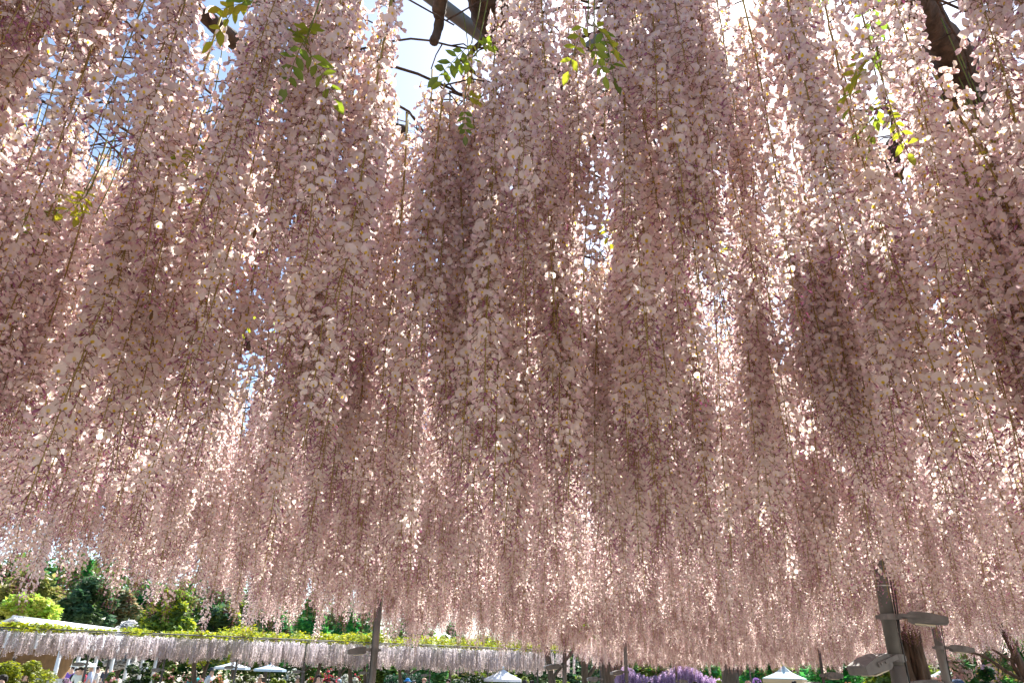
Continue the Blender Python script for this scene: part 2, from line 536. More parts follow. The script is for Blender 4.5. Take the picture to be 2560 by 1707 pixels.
# the thousands behind them: one object, instances on points
src = bpy.data.collections.new('raceme_kinds')
for k in range(NVAR):
    o = bpy.data.objects.new('raceme_kind_%02d' % k, FULL_ME[k]); src.objects.link(o)
def scatter(name, items, parent, collection):
    """items: list of (location, variant, euler, scale)"""
    me = bpy.data.meshes.new(name)
    n = len(items)
    me.vertices.add(n)
    me.vertices.foreach_set('co', np.array([tuple(i[0]) for i in items], dtype=np.float32).ravel())
    a = me.attributes.new('variant', 'INT', 'POINT'); a.data.foreach_set('value', np.array([i[1] for i in items], dtype=np.int32))
    a = me.attributes.new('rot', 'FLOAT_VECTOR', 'POINT'); a.data.foreach_set('vector', np.array([i[2] for i in items], dtype=np.float32).ravel())
    a = me.attributes.new('scl', 'FLOAT_VECTOR', 'POINT'); a.data.foreach_set('vector', np.array([i[3] for i in items], dtype=np.float32).ravel())
    o = link(name, me, parent)
    ng = bpy.data.node_groups.new(name + '_scatter', 'GeometryNodeTree')
    ng.interface.new_socket('Geometry', in_out='INPUT', socket_type='NodeSocketGeometry')
    ng.interface.new_socket('Geometry', in_out='OUTPUT', socket_type='NodeSocketGeometry')
    gi = ng.nodes.new('NodeGroupInput'); go = ng.nodes.new('NodeGroupOutput')
    ip = ng.nodes.new('GeometryNodeInstanceOnPoints'); ci = ng.nodes.new('GeometryNodeCollectionInfo')
    ci.inputs['Collection'].default_value = collection
    ci.inputs['Separate Children'].default_value = True; ci.inputs['Reset Children'].default_value = True
    ip.inputs['Pick Instance'].default_value = True
    def named(t, nm):
        q = ng.nodes.new('GeometryNodeInputNamedAttribute'); q.data_type = t; q.inputs['Name'].default_value = nm
        return q.outputs['Attribute']
    e = ng.nodes.new('FunctionNodeEulerToRotation')
    L = ng.links.new
    L(gi.outputs[0], ip.inputs['Points']); L(ci.outputs[0], ip.inputs['Instance'])
    L(named('INT', 'variant'), ip.inputs['Instance Index'])
    L(named('FLOAT_VECTOR', 'rot'), e.inputs[0]); L(e.outputs[0], ip.inputs['Rotation'])
    L(named('FLOAT_VECTOR', 'scl'), ip.inputs['Scale']); L(ip.outputs[0], go.inputs[0])
    md = o.modifiers.new('scatter', 'NODES'); md.node_group = ng
    return o
items = [(local(vine, p), k, (tx, ty, rz), (s, s, s)) for i, (p, k, rz, s, tx, ty) in enumerate(RAC) if i not in OBJ_SET]
tag(scatter('hanging_blossom', items, vine, src), kind='stuff')
# twigs
tw = MB(); tw.col = (.2, .14, .09)
for pts in TWIGS:
    tw.tube([local(vine, q) for q in pts], [.0042 - .0026 * i / len(pts) for i in range(len(pts))], 5, cap=False)
for (w_, p) in SPURS:
    tw.tube([local(vine, w_), local(vine, w_.lerp(p, .6) + Vector((0, 0, .012))), local(vine, p - Vector((0, 0, .004)))], [.0024, .002, .002], 3, cap=False)
tag(tw.build('twig', M_BARK, vine), kind='stuff')

# ------------------------------------------------------------------ limbs, trunk, shoots, leaves of the near vine
def spline(pts, n=8):
    """Catmull-Rom through the points"""
    pts = [Vector(p) for p in pts]
    out = []
    for i in range(len(pts) - 1):
        p0 = pts[max(i - 1, 0)]; p1 = pts[i]; p2 = pts[i + 1]; p3 = pts[min(i + 2, len(pts) - 1)]
        for k in range(n):
            t = k / n
            out.append(.5 * ((2 * p1) + (p2 - p0) * t + (2 * p0 - 5 * p1 + 4 * p2 - p3) * t * t + (3 * p1 - p0 - 3 * p2 + p3) * t ** 3))
    out.append(pts[-1])
    return out
def limb(name, pts, r0, r1, parent, mat=None, n=10, wob=.12, seed=1, root=None):
    rr = random.Random(seed)
    path = spline(pts, 9)
    m = len(path)
    mb = MB(); mb.col = (.2, .15, .1)
    org = root or parent
    mb.tube([Vector(p) - org.location for p in path], [(r0 + (r1 - r0) * i / (m - 1)) * (1 + .09 * math.sin(i * .37 + seed) + .05 * math.sin(i * .91 + 2 * seed)) for i in range(m)], n, True, wob * .45, rr)
    return mb.build(name, mat or M_BARK, parent)
VT = Vector(vine_base)
top = Vector((VT.x - .15, VT.y, 2.95))
limb('trunk', [VT + Vector((0, 0, -.1)), VT + Vector((.03, 0, .5)), VT + Vector((-.02, .02, 1.2)), VT + Vector((-.06, .0, 1.9)), top], .095, .085, vine, n=14, wob=.16, seed=3)
limb('trunk', [VT + Vector((-.12, -.05, -.1)), VT + Vector((-.08, -.12, .7)), VT + Vector((-.14, -.06, 1.4)), VT + Vector((-.30, -.04, 2.2)), VT + Vector((-.5, -.1, 2.95))], .06, .045, vine, n=12, wob=.16, seed=4)
for q in range(7):
    a0 = q * .9; pts = []
    for k in range(8):
        z = -.05 + 2.9 * k / 7; a_ = a0 + .5 * math.sin(k * .8 + q) + .18 * k
        rr_ = .085 - .02 * k / 7
        pts.append(VT + Vector((-.005 * k + math.cos(a_) * rr_ - .15 * (k / 7) ** 2, math.sin(a_) * rr_, z)))
    limb('bark_cord', pts, .034, .024, vine, n=8, wob=.22, seed=200 + q)
Z = 2.98
def zz(px, py, dz=0): return at_z(px, py, Z + dz)
limb('limb', [top, Vector((3.6, 5.2, 3.02)), Vector((2.6, 3.0, 3.0)), zz(2500, 440), zz(2430, 290), zz(2380, 150), zz(2300, 30), zz(2235, -70), zz(2150, -300)], .085, .030, vine, seed=5)
limb('limb', [top, Vector((2.9, 6.0, 3.02)), Vector((1.2, 4.4, 3.0)), zz(1640, 480), zz(1440, 290), zz(1300, 150), zz(1245, 60), zz(1205, -20), zz(1180, -200)], .075, .040, vine, seed=6)
limb('limb', [zz(1215, -60, .02), zz(1130, -50, -.02), zz(1100, 10, -.06), at_z(1098, 60, 2.90), at_z(1084, 108, 2.84)], .020, .010, vine, seed=7, wob=.2)
limb('limb', [zz(2320, 60), zz(2270, 40), zz(2215, -10), zz(2170, -60)], .030, .018, vine, seed=8)
limb('limb', [zz(2470, 330), at_z(2360, 330, 2.95), at_z(2270, 350, 2.93), at_z(2236, 372, 2.92), at_z(2237, 400, 2.86), at_z(2232, 440, 2.80)], .028, .030, vine, seed=9, wob=.3)
kn = MB(); kn.col = (.2, .14, .1); rr = random.Random(12)
kc = at_z(2237, 402, 2.86)
for q in range(7):
    d = Vector((rr.gauss(0, 1), rr.gauss(0, 1), rr.gauss(0, 1))).normalized() * .024
    kn.tube([kc - vine.location + d * (-.9), kc - vine.location + d * (-.2), kc - vine.location + d * .9, kc - vine.location + d * 1.6], [.012, .032, .028, .008], 9, True, .2, rr)
kn.build('burl', M_BARK, vine)
limb('limb', [at_z(2237, 380, 2.90), at_z(2236, 330, 2.94), at_z(2232, 290, 2.96), at_z(2205, 268, 2.98)], .011, .006, vine, seed=10)
limb('limb', [zz(1245, 70), at_z(1180, 130, 2.92), at_z(1172, 170, 2.88), at_z(1185, 215, 2.84), at_z(1200, 245, 2.80)], .007, .004, vine, seed=11, wob=.25)
limb('limb', [zz(-260, 250), zz(-60, 410), zz(30, 462), zz(110, 520), zz(300, 590), zz(560, 610), zz(900, 560), zz(1250, 420)], .030, .026, vine, seed=13)
limb('limb', [zz(380, -60), zz(500, 30), zz(570, 90), zz(640, 150), zz(800, 260), zz(1010, 330)], .020, .022, vine, seed=14)
limb('limb', [zz(100, -40), zz(60, 40), zz(20, 90), zz(-80, 160)], .022, .026, vine, seed=15)
limb('limb', [zz(1480, 330), zz(1400, 175), zz(1330, 210), zz(1250, 420)], .018, .03, vine, seed=16)
limb('limb', [top, Vector((1.5, 9.5, 3.0)), Vector((-.8, 8.6, 3.0)), Vector((-2.2, 6.8, 3.0))], .08, .03, vine, seed=17)
limb('limb', [Vector((1.2, 4.4, 3.0)), Vector((-.4, 4.0, 3.02)), Vector((-1.6, 3.0, 3.0)), zz(-60, 410)], .05, .03, vine, seed=18)
limb('limb', [top, Vector((4.4, 11.5, 3.0)), Vector((3.9, 16, 3.0)), Vector((4.3, 21, 3.0))], .08, .03, vine, seed=19)
C_LEAF = [(.44, .50, .03), (.32, .44, .03), (.52, .50, .03), (.24, .38, .04)]
def leaflet(mb, p, d, s, w, col):
    d = d.normalized(); a = d.cross(Vector((0, 0, 1)))
    if a.length < .1: a = Vector((1, 0, 0))
    a.normalize(); nn = a.cross(d)
    vs = [p, p + d * s * .35 + a * w + nn * s * .05, p + d * s * .35 - a * w + nn * s * .05, p + d * s * .7 + a * w * .8 - nn * s * .02, p + d * s * .7 - a * w * .8 - nn * s * .02, p + d * s - nn * s * .1, p + d * s * .5 - nn * s * .06]
    mb.add(vs, [(0, 1, 6), (0, 6, 2), (1, 3, 6), (2, 6, 4), (3, 5, 6), (4, 6, 5)], [col] * 7, 0)
LEAF_ME = []
for k in range(5):
    rr = random.Random(70 + k); mb = MB(); L = rr.uniform(.11, .17)
    ax = lambda t: Vector((L * t * .8, 0, -L * t * t * .6))
    mb.m = 1; mb.col = (.25, .28, .05)
    mb.tube([ax(t) for t in (0, .3, .6, 1)], [.0012, .001, .0009, .0007], 4, False)
    for t in (.3, .48, .66, .84):
        for sg in (-1, 1):
            leaflet(mb, ax(t), Vector((.5, sg * rr.uniform(.7, 1.1), rr.uniform(-.7, .3))), rr.uniform(.030, .046), rr.uniform(.007, .011), jit(C_LEAF[k % 4], .2, rr))
    leaflet(mb, ax(1), Vector((1, 0, -.6)), .045, .011, jit(C_LEAF[k % 4], .2, rr))
    LEAF_ME.append(mb.mesh('leaf', [M_LEAF, M_STEM]))
LEAFPX = [(640, 8, 2.86), (655, 20, 2.84), (215, 490, 2.80), (240, 535, 2.82), (190, 520, 2.84), (465, 425, 2.80), (480, 455, 2.78), (495, 395, 2.82), (545, 645, 2.80), (560, 680, 2.84), (575, 700, 2.80),
          (400, 625, 2.84), (350, 650, 2.82), (385, 640, 2.80), (735, 930, 2.72), (720, 975, 2.68), (755, 945, 2.74), (1190, 140, 2.82), (1178, 110, 2.84), (1160, 260, 2.78), (1485, 80, 2.84),
          (1470, 60, 2.85), (2195, 140, 2.80), (2205, 262, 2.80), (2215, 250, 2.84), (2480, 330, 2.80), (2490, 380, 2.78), (2500, 425, 2.76), (2420, 470, 2.76), (2470, 440, 2.80), 
          (760, 115, 2.80), (770, 130, 2.84), (40, 520, 2.84), (60, 545, 2.82), (650, 760, 2.84), (670, 800, 2.80), (1500, 560, 2.84), (1790, 640, 2.84), (1800, 620, 2.86), (1520, 700, 2.80), (2170, 1045, 2.75), (1465, 1560, 2.2), (1480, 1590, 2.1)]
rr = random.Random(33)
for (px, py, z) in LEAFPX:
    v = ray(px, py); dz = (z - EYE) / v.z * math.hypot(v.x, v.y)
    p = at_dist(px, py, dz * rr.uniform(.68, .90))
    if p.z > 2.93: p = at_z(px, py, 2.93)
    hook = Vector((p.x + rr.uniform(-.03, .03), p.y + rr.uniform(-.03, .03), 2.92))
    mb = MB(); mb.col = (.20, .24, .04)
    mb.tube([local(vine, q) for q in spline([hook, hook.lerp(p, .5) + Vector((.012, .01, 0)), p], 3)], .0013, 4)
    mb.build('green_shoot', M_STEM, vine)
    for q in range(2):
        lf = link('leaf', rr.choice(LEAF_ME), vine); k_ = rr.uniform(.45, .75); lf.scale = (k_, k_, k_)
        lf.location = local(vine, p + Vector((0, 0, .02 * q)))
        lf.rotation_euler = (rr.uniform(-.5, .5), rr.uniform(-.4, .6), rr.uniform(0, 6.28))
for q in range(90):
    pts = rr.choice(TWIGS); p = rr.choice(pts)
    lf = link('leaf', rr.choice(LEAF_ME), vine)
    lf.location = local(vine, p + Vector((0, 0, rr.uniform(-.06, .08))))
    lf.rotation_euler = (rr.uniform(-.5, .5), rr.uniform(-.8, .5), rr.uniform(0, 6.28))
sh = MB(); sh.col = (.16, .22, .03)
sh.tube([local(vine, p) for p in spline([zz(1240, 290, -.1), at_z(1195, 292, 2.85), at_z(1150, 330, 2.84), at_z(1118, 400, 2.78), at_z(1100, 480, 2.68)], 6)], .0028, 5)
sh.build('green_shoot', M_STEM, vine)

# ------------------------------------------------------------------ the trellis that carries it
def horizon_y(px):
    lo, hi = 1500.0, 1900.0
    for _ in range(40):
        m = (lo + hi) / 2
        if ray(px, m).z > 0: lo = m
        else: hi = m
    return lo
def post_base(px, py, d):
    """foot of the vertical post that passes through pixel (px, py) at horizontal distance d"""
    p = at_dist(px, py, d); return Vector((p.x, p.y, 0))
tr0 = post_base(2240, 1650, 4.3)
trellis = thing('trellis', 'grey steel pipe trellis with round posts holding up the pink wisteria', 'trellis', tr0)
POSTS = {}
def post(key, px, py, d, r, mat=M_PIPE, zt=2.97, parent=trellis, cable=True, step=None):
    b = post_base(px, py, d); lb = local(parent, b)
    mb = MB()
    if step:
        mb.tube([lb + Vector((0, 0, -.2)), lb + Vector((0, 0, step))], r * 1.13, 16)
        mb.tube([lb + Vector((0, 0, step)), lb + Vector((0, 0, zt))], r, 16)
    else:
        mb.tube([lb + Vector((0, 0, -.2)), lb + Vector((0, 0, zt))], r, 14)
    o = mb.build('post', mat, parent)
    if cable:
        c = MB(); rr = random.Random(int(px))
        out = Vector((-.8, -.6, 0)).normalized() if cable == 'L' else Vector((.8, -.6, 0)).normalized()
        c.tube(spline([lb + out * (r + .004) + Vector((0, 0, z)) + out * rr.uniform(0, .012) for z in np.linspace(.6, zt, 9)], 3), .0045, 5)
        c.build('cable', M_CABLE, o)
    POSTS[key] = (b, r)
    return o
post('near_right', 2240, 1650, 4.3, .033, step=1.60)
post('behind_right', 2345, 1600, 7.5, .032)
post('left', 936, 1640, 7.3, .030, cable='L')
post('mid', 1412, 1680, 12.0, .029, cable='L')
post('mid_far', 1566, 1680, 14.0, .028, cable='L')
post('far_right', 2057, 1690, 13.0, .022, M_DARKPIPE, cable=False)
post('far_a', 1691, 1690, 21.0, .024, M_DARKPIPE, cable=False)
post('far_b', 1876, 1690, 23.0, .022, M_DARKPIPE, cable=False)
post('far_c', 1502, 1690, 19.0, .024, M_DARKPIPE, cable=False)
def beam(p, q, r, mat=M_PIPE):
    mb = MB(); mb.tube([local(trellis, p), local(trellis, q)], r, 10); return mb.build('beam', mat, trellis)
def through(pa, pb, z, ext0, ext1, r):
    a, b = at_z(*pa, z), at_z(*pb, z); d = (b - a).normalized()
    beam(a - d * ext0, b + d * ext1, r)
through((0, 565), (560, 745), 3.03, 1.5, 4.0, .020)
through((1000, 505), (1490, 110), 3.05, 3.0, 1.0, .020)
through((1060, -20), (1225, 105), 3.03, 1.0, 3.5, .018)
for y in (6.2, 9.0, 12.0, 15.0, 18.0, 21.0):
    xs = [x * .1 for x in range(-40, 90) if inside_poly(x * .1, y)]
    beam(Vector((xs[0], y, 3.04)), Vector((xs[-1], y, 3.04)), .02)
for x, y0, y1 in ((-1.4, 4.6, 8.6), (.4, 4, 11.8), (2.2, 4, 16), (4.2, 7, 22), (6.2, 11, 21)):
    beam(Vector((x, y0, 3.085)), Vector((x, y1, 3.085)), .018)
b_, r_ = POSTS['near_right']
cb = MB(); rr = random.Random(5)
cb.tube(spline([local(trellis, b_) + Vector(v) for v in ((.036, -.02, 1.75), (.05, -.02, 1.95), (.055, -.02, 2.2), (.03, -.01, 2.38), (.01, 0, 2.5))], 5), .004, 5)
cb.build('cable', M_CABLE, trellis)
tie = MB(); tie.tube([local(trellis, b_) + Vector((0, 0, 1.97)), local(trellis, b_) + Vector((0, 0, 1.976))], .036, 16)
tie.build('tie', solid('pale_plastic', (.6, .6, .58), .5, .1), trellis)

# floodlights clamped to the posts: clamp, bracket, housing, lens
def floodlight(key, z, rz, label, size=1.0, tilt=.22, L=.24, base=None, radius=None):
    b, r = POSTS[key] if key else (base, radius)
    t = thing('floodlight', label, 'floodlight', b + Vector((0, 0, z)), rz, 'floodlights clamped to the trellis posts')
    mb = MB(); mb.tube([(0, 0, -.022 * size), (0, 0, .022 * size)], r + .007, 16)
    mb.box((r + .012, 0, 0), (.03, .035 * size, .04 * size)); mb.box((-r - .012, 0, 0), (.024, .03 * size, .03 * size))
    mb.build('clamp', M_LAMP, t, smooth=False)
    R = Matrix.Rotation(tilt, 3, 'Y')
    o = Vector((r + .02, 0, 0))
    w = .15 * size
    for sg in (-1, 1):
        br = MB(); br.box(o + R @ Vector((L * .32, sg * (w / 2 + .006), .004)), (L * .64, .005, .026 * size), R)
        for xx in (.42, .56):
            q = o + R @ Vector((L * xx, sg * (w / 2 + .009), .004))
            br.tube([q, q + Vector((0, sg * .006, 0))], .006, 8)
        br.build('bracket', M_LAMP, t, smooth=False)
    prof = [(.16, .030), (.24, .044), (.60, .044), (.97, .026), (1.0, .018), (1.0, -.020), (.96, -.030), (.28, -.044), (.16, -.030)]
    vs = []
    for sg in (-1, 1):
        for (x, zc) in prof:
            vs.append(o + R @ Vector((L * x, sg * w / 2 * (1 if .2 < x else .9), zc * size)))
    n = len(prof)
    fs = [tuple(range(n)), tuple(range(2 * n - 1, n - 1, -1))] + [(i, i + n, (i + 1) % n + n, (i + 1) % n) for i in range(n)]
    h = MB(); h.add(vs, fs); hs = h.build('housing', M_LAMP, t, smooth=False)
    ln = MB()
    ln.box(o + R @ Vector((L * .52, 0, -.0475 * size)), (L * .42, w * .78, .006), R)
    ln.build('lens', M_LENS, t, smooth=False)
    return t
floodlight('near_right', 1.635, math.radians(200), 'grey floodlight pointing down from the thick post, lower of its two lamps', .80, .30, .21)
floodlight('near_right', 1.825, math.radians(-28), 'grey floodlight bracketed to the thick post above the other lamp', .62, .10, .21)
floodlight('behind_right', 1.55, math.radians(178), 'small grey floodlight in front of the old wisteria trunk', .62, .05, .24)
floodlight('behind_right', 1.82, math.radians(-12), 'grey floodlight reaching out over the pink flowering shrub', .62, .08, .20)
floodlight('left', 1.715, math.radians(196), 'grey floodlight with pale lens on the lone post before the green trees', .72, .12, .20)
floodlight('mid', 1.70, math.radians(190), 'floodlight arm on the post beside the end of the lavender row', .85, .12, .27)
floodlight('mid_far', 1.66, math.radians(196), 'floodlight on the slim post next to the purple wisteria', .8, .12, .24)
floodlight('far_right', 1.52, math.radians(188), 'thin floodlight beside the white canopy tent, low on the brown post', 1.1, .02, .26)
floodlight('far_right', 1.66, math.radians(0), 'thin floodlight on the brown post over the yellow shrub', 1.1, .02, .24)
floodlight('far_a', 1.55, math.radians(0), 'dark little floodlight in front of the purple wisteria cascade', 1.0, .02, .22)
floodlight('far_c', 1.55, math.radians(185), 'small pale floodlight by the dark tree trunks', 1.2, .05, .28)

# ------------------------------------------------------------------ honeybees
M_BEE = solid('bee_brown', (.16, .08, .025), .6, .5, 300)
M_WING = leafy('bee_wing', trans=.6, gloss=.2)
def bee(px, py, d, label):
    p = at_dist(px, py, d)
    t = thing('bee', label, 'bee', p, rnd.uniform(0, 6), 'honeybees visiting the flowers')
    mb = MB(); mb.col = (.2, .1, .03)
    mb.tube([(0, 0, .009), (0, 0, .006), (0, 0, .001), (0, 0, -.006), (0, 0, -.010)], [.0012, .0026, .0032, .0028, .0006], 8)
    mb.build('body', M_BEE, t)
    hd = MB(); hd.tube([(0, 0, .0125), (0, 0, .0105), (0, 0, .0085)], [.0008, .0022, .0012], 8); hd.build('head', M_BEE, t)
    for sg in (-1, 1):
        w = MB(); w.col = (.6, .55, .45)
        w.add([(0, -.002, .004), (sg * .004, -.004, .001), (sg * .005, -.005, -.006), (sg * .002, -.004, -.007)], [(0, 1, 2, 3)])
        w.build('wing', M_WING, t)
bee(636, 585, 1.15, 'honeybee hanging under a flower of a near pink raceme')
bee(378, 790, 1.5, 'honeybee climbing on the shaded flowers below the leaves')
bee(1461, 838, 1.6, 'honeybee beside bright sunlit flowers')

# ------------------------------------------------------------------ the garden beyond
def leaf_mass(mb, centre, radii, n, size, cols, r, flat=.35, shell=.45):
    """leaf-sized bent faces through an ellipsoid volume, thicker towards its outside"""
    centre = Vector(centre)
    for _ in range(n):
        d = Vector((r.gauss(0, 1), r.gauss(0, 1), r.gauss(0, 1))).normalized()
        k = shell + (1 - shell) * r.random() ** .6
        p = centre + Vector((d.x * radii[0] * k, d.y * radii[1] * k, d.z * radii[2] * k))
        s = size * r.uniform(.6, 1.35)
        a = Vector((r.gauss(0, 1), r.gauss(0, 1), r.gauss(0, flat))).normalized()
        b = a.cross(Vector((r.gauss(0, .5), r.gauss(0, .5), 1))).normalized()
        c = jit(r.choice(cols), .22, r)
        nn = a.cross(b)
        mb.add([p - a * s * .5, p + b * s * .28 + nn * s * .06, p + a * s * .5 - nn * s * .1, p - b * s * .28 + nn * s * .06], [(0, 1, 2), (0, 2, 3)], [c] * 4, 0)
M_TREELEAF = leafy('tree_leaf', trans=.5, gloss=.05, var=.3)
M_FLOWERS = leafy('garden_flower', trans=.4, gloss=.02, var=.2)
TREE_N = [0]
def tree(name, label, px0, px1, ytop, d, cols, cat='tree', ybase=None, lumps=34, leaf=.26, n=4200, conical=False, group=None, trunk_r=.16, trunk_px=None, depth=.8, lean=0):
    TREE_N[0] += 1
    r = random.Random(1000 + TREE_N[0])
    cols = [tuple(min(.62, c * 2.7) for c in q) for q in cols]; leaf = max(leaf, d * .0068); n = int(n * 1.25)
    pc = (px0 + px1) / 2
    topz = at_dist(pc, ytop, d).z
    base = post_base(pc, 1640, d)
    half = (at_dist(px1, 1640, d) - at_dist(px0, 1640, d)).length / 2
    t = thing(name, label, cat, base, 0, group)
    lowz = ybase if ybase is not None else max(.6, topz * .28)
    mb = MB()
    per = max(40, n // lumps)
    for q in range(lumps):
        u = r.random()
        zc = lowz + (topz - lowz) * (.12 + .78 * u)
        if conical: wr = half * (1.05 - .95 * u)
        else: wr = half * math.sqrt(max(.12, 1 - (1.75 * abs(u - .42)) ** 2)) * .92
        an = r.uniform(0, 6.283); rad = wr * math.sqrt(r.random())
        lr = half * r.uniform(.28, .46) * (1 - .55 * u if conical else 1)
        leaf_mass(mb, (rad * math.cos(an), rad * math.sin(an) * depth, zc), (lr, lr, lr * .75), per, leaf, cols[(q % len(cols)):][:2] if not conical else cols, r)
    leaf_mass(mb, (0, 0, topz - (.10 if conical else .16) * half * 2), (half * (.12 if conical else .45),) * 2 + (half * (.3 if conical else .32),), per, leaf, cols, r)
    tk = MB(); tk.col = (.1, .07, .05)
    path = [Vector((lean * (k / 6) * topz * .3 + .05 * half * math.sin(k * 1.7 + TREE_N[0]), .04 * half * math.cos(k * 1.3), -.1 + (topz * .82) * k / 6)) for k in range(7)]
    tk.tube(path, [trunk_r * (1 - .12 * k) for k in range(7)], 10, True, .1, r)
    for q in range(7):
        an = r.uniform(0, 6.283); k = r.randrange(2, 6)
        e = Vector((math.cos(an) * half * .6, math.sin(an) * half * .6 * depth, topz * r.uniform(.10, .2)))
        tk.tube([path[k], path[k] + e * .5 + Vector((0, 0, .1)), path[k] + e], [trunk_r * .42, trunk_r * .25, trunk_r * .08], 6)
    tk.build('trunk', M_TRUNK, t)
    tag(mb.build('crown', M_TREELEAF, t, smooth=False), kind='stuff')
    return t
def shrub(name, label, px0, px1, ytop, d, cols, flowers=None, nf=300, n=1800, leaf=.10, fsize=.10, group=None, cat='shrub', zlow=.0, fshell=.8):
    TREE_N[0] += 1
    r = random.Random(2000 + TREE_N[0])
    pc = (px0 + px1) / 2
    topz = max(.5, at_dist(pc, ytop, d).z); base = post_base(pc, 1690, d)
    half = (at_dist(px1, 1690, d) - at_dist(px0, 1690, d)).length / 2
    t = thing(name, label, cat, base, 0, group)
    mb = MB()
    h = topz - zlow
    lum = []
    for q in range(14):
        x = r.uniform(-.85, .85) * half; y = r.uniform(-.6, .6) * min(half, 1.2)
        zt = zlow + h * (1 - .35 * (x / half) ** 2) * r.uniform(.62, .98)
        lum.append((x, y, zt, r.uniform(.20, .34) * min(half, 1.3)))
    for (x, y, zt, lr) in lum:
        leaf_mass(mb, (x, y, zt - lr * .8), (lr, lr, lr * .85), n // 20, leaf, cols, r)
        leaf_mass(mb, (x, y, zlow + (zt - zlow) * .45), (lr * 1.2, lr * 1.2, (zt - zlow) * .42), n // 40, leaf, cols, r)
    tag(mb.build('foliage', M_TREELEAF, t, smooth=False), kind='stuff')
    st = MB(); st.col = (.1, .07, .05)
    for q in range(6):
        x, y, zt, lr = lum[q]
        st.tube([(x * .15, y * .15, -.05), (x * .6, y * .6, zt * .45), (x, y, zt * .85)], [.03, .02, .01], 6)
    st.build('stem', M_TRUNK, t)
    if flowers:
        fb = MB()
        for q in range(nf):
            x, y, zt, lr = r.choice(lum)
            d_ = Vector((r.gauss(0, 1), r.gauss(0, 1) - .5, r.gauss(0, 1) + .2)).normalized()
            p = Vector((x, y, zt - lr * .8)) + d_ * lr * r.uniform(fshell, 1.15)
            c = jit(r.choice(flowers), .15, r)
            for w in range(5):
                an = w * 1.2566 + q
                a = d_.orthogonal().normalized(); b = d_.cross(a)
                e = a * math.cos(an) + b * math.sin(an); e2 = a * math.cos(an + .6) + b * math.sin(an + .6); e0 = a * math.cos(an - .6) + b * math.sin(an - .6)
                fb.add([p, p + e0 * fsize * .3 + d_ * fsize * .1, p + e * fsize * .5 + d_ * fsize * .18, p + e2 * fsize * .3 + d_ * fsize * .1], [(0, 1, 2), (0, 2, 3)], [c] * 4, 0)
        tag(fb.build('flower', M_FLOWERS, t, smooth=False), kind='stuff')
    return t
LG = [(.20, .30, .03), (.15, .25, .03), (.24, .33, .05)]
OLV = [(.15, .15, .035), (.12, .13, .03), (.18, .16, .05), (.09, .12, .03)]
DKG = [(.025, .055, .03), (.03, .07, .03), (.05, .08, .03)]
MOT = [(.10, .12, .05), (.15, .16, .08), (.18, .13, .06), (.06, .09, .04)]
EMR = [(.02, .12, .03), (.03, .16, .03), (.015, .09, .03), (.05, .18, .03)]
YDK = [(.09, .13, .015), (.06, .10, .015), (.20, .22, .015), (.05, .08, .02)]
PINKB = [(.62, .46, .42), (.55, .40, .38), (.66, .52, .46)]
tree('broadleaf_tree', 'light yellow-green round tree behind the white roof', -70, 130, 1484, 60, LG, n=5000)
tree('broadleaf_tree', 'tall olive-brown tree rising behind the light green one', -80, 118, 1424, 74, OLV, n=5000, leaf=.32)
tree('broadleaf_tree', 'big dark blue-green tree behind the white pavilion roof', 105, 262, 1432, 68, DKG, n=5500, leaf=.3)
tree('broadleaf_tree', 'deep green pointed tree behind the dark tree', 125, 205, 1398, 80, EMR, n=3500, conical=True, leaf=.3)
tree('broadleaf_tree', 'mottled olive and rust tree next to the dark tree', 225, 325, 1470, 70, MOT, n=4000, leaf=.3)
tree('broadleaf_tree', 'green tree glimpsed between the mottled tree and the yellow-green tree', 290, 400, 1450, 84, EMR, n=3500, leaf=.34)
tree('blossom_tree', 'small pale pink blossoming tree at the end of the white roof', 258, 352, 1548, 60, PINKB, n=2600, leaf=.2)
tree('broadleaf_tree', 'rounded dark tree with bright yellow-green tips', 328, 475, 1468, 56, YDK, n=5200)
tree('broadleaf_tree', 'dark shady tree with scattered yellow leaves', 440, 600, 1510, 58, YDK + DKG, n=5200)
tree('broadleaf_tree', 'dark tree filling the gap before the first emerald conifer', 520, 660, 1500, 66, DKG + YDK, n=4500)
tree('conifer', 'emerald green conifer closest to the dark yellow-tipped tree', 590, 745, 1488, 54, EMR, n=5200, conical=True, leaf=.24, lumps=34)
tree('conifer', 'emerald green conifer in the middle of the three, with a sharp top', 690, 835, 1484, 52, EMR, n=5200, conical=True, leaf=.24, lumps=34)
tree('conifer', 'emerald green conifer beside the lone grey post', 785, 930, 1508, 54, EMR, n=5200, conical=True, leaf=.24, lumps=34)
tree('broadleaf_tree', 'dark green tree with a thick trunk against the bright sky gap', 955, 1090, 1535, 54, [(.03, .08, .02), (.05, .12, .02)], n=3200, trunk_r=.30, ybase=1.6)
tree('broadleaf_tree', 'small green tree beside the thick trunk, before the sky gap', 1095, 1160, 1555, 62, EMR, n=1600)
tree('broadleaf_tree', 'low pale green tree under the sky gap', 1150, 1290, 1592, 70, LG + MOT, n=2200)
for (a, b, yt, d, cols, lab) in [(1290, 1440, 1560, 60, DKG, 'dark tree hidden behind the end of the lavender row'), (1330, 1545, 1630, 44, DKG, 'low dark evergreen tree between the slim posts'),
                                 (1680, 1830, 1640, 46, LG + EMR, 'bright green maple-like tree above the purple wisteria'), (1820, 2000, 1630, 48, EMR + LG, 'green tree behind the white canopy tent'),
                                 (1990, 2180, 1625, 44, EMR, 'deep green tree behind the brown post'), (2150, 2330, 1560, 30, YDK, 'yellow-green tree behind the old wisteria trunk')]:
    tree('broadleaf_tree', lab, a, b, yt, d, cols, n=3600, leaf=.22, ybase=.5)
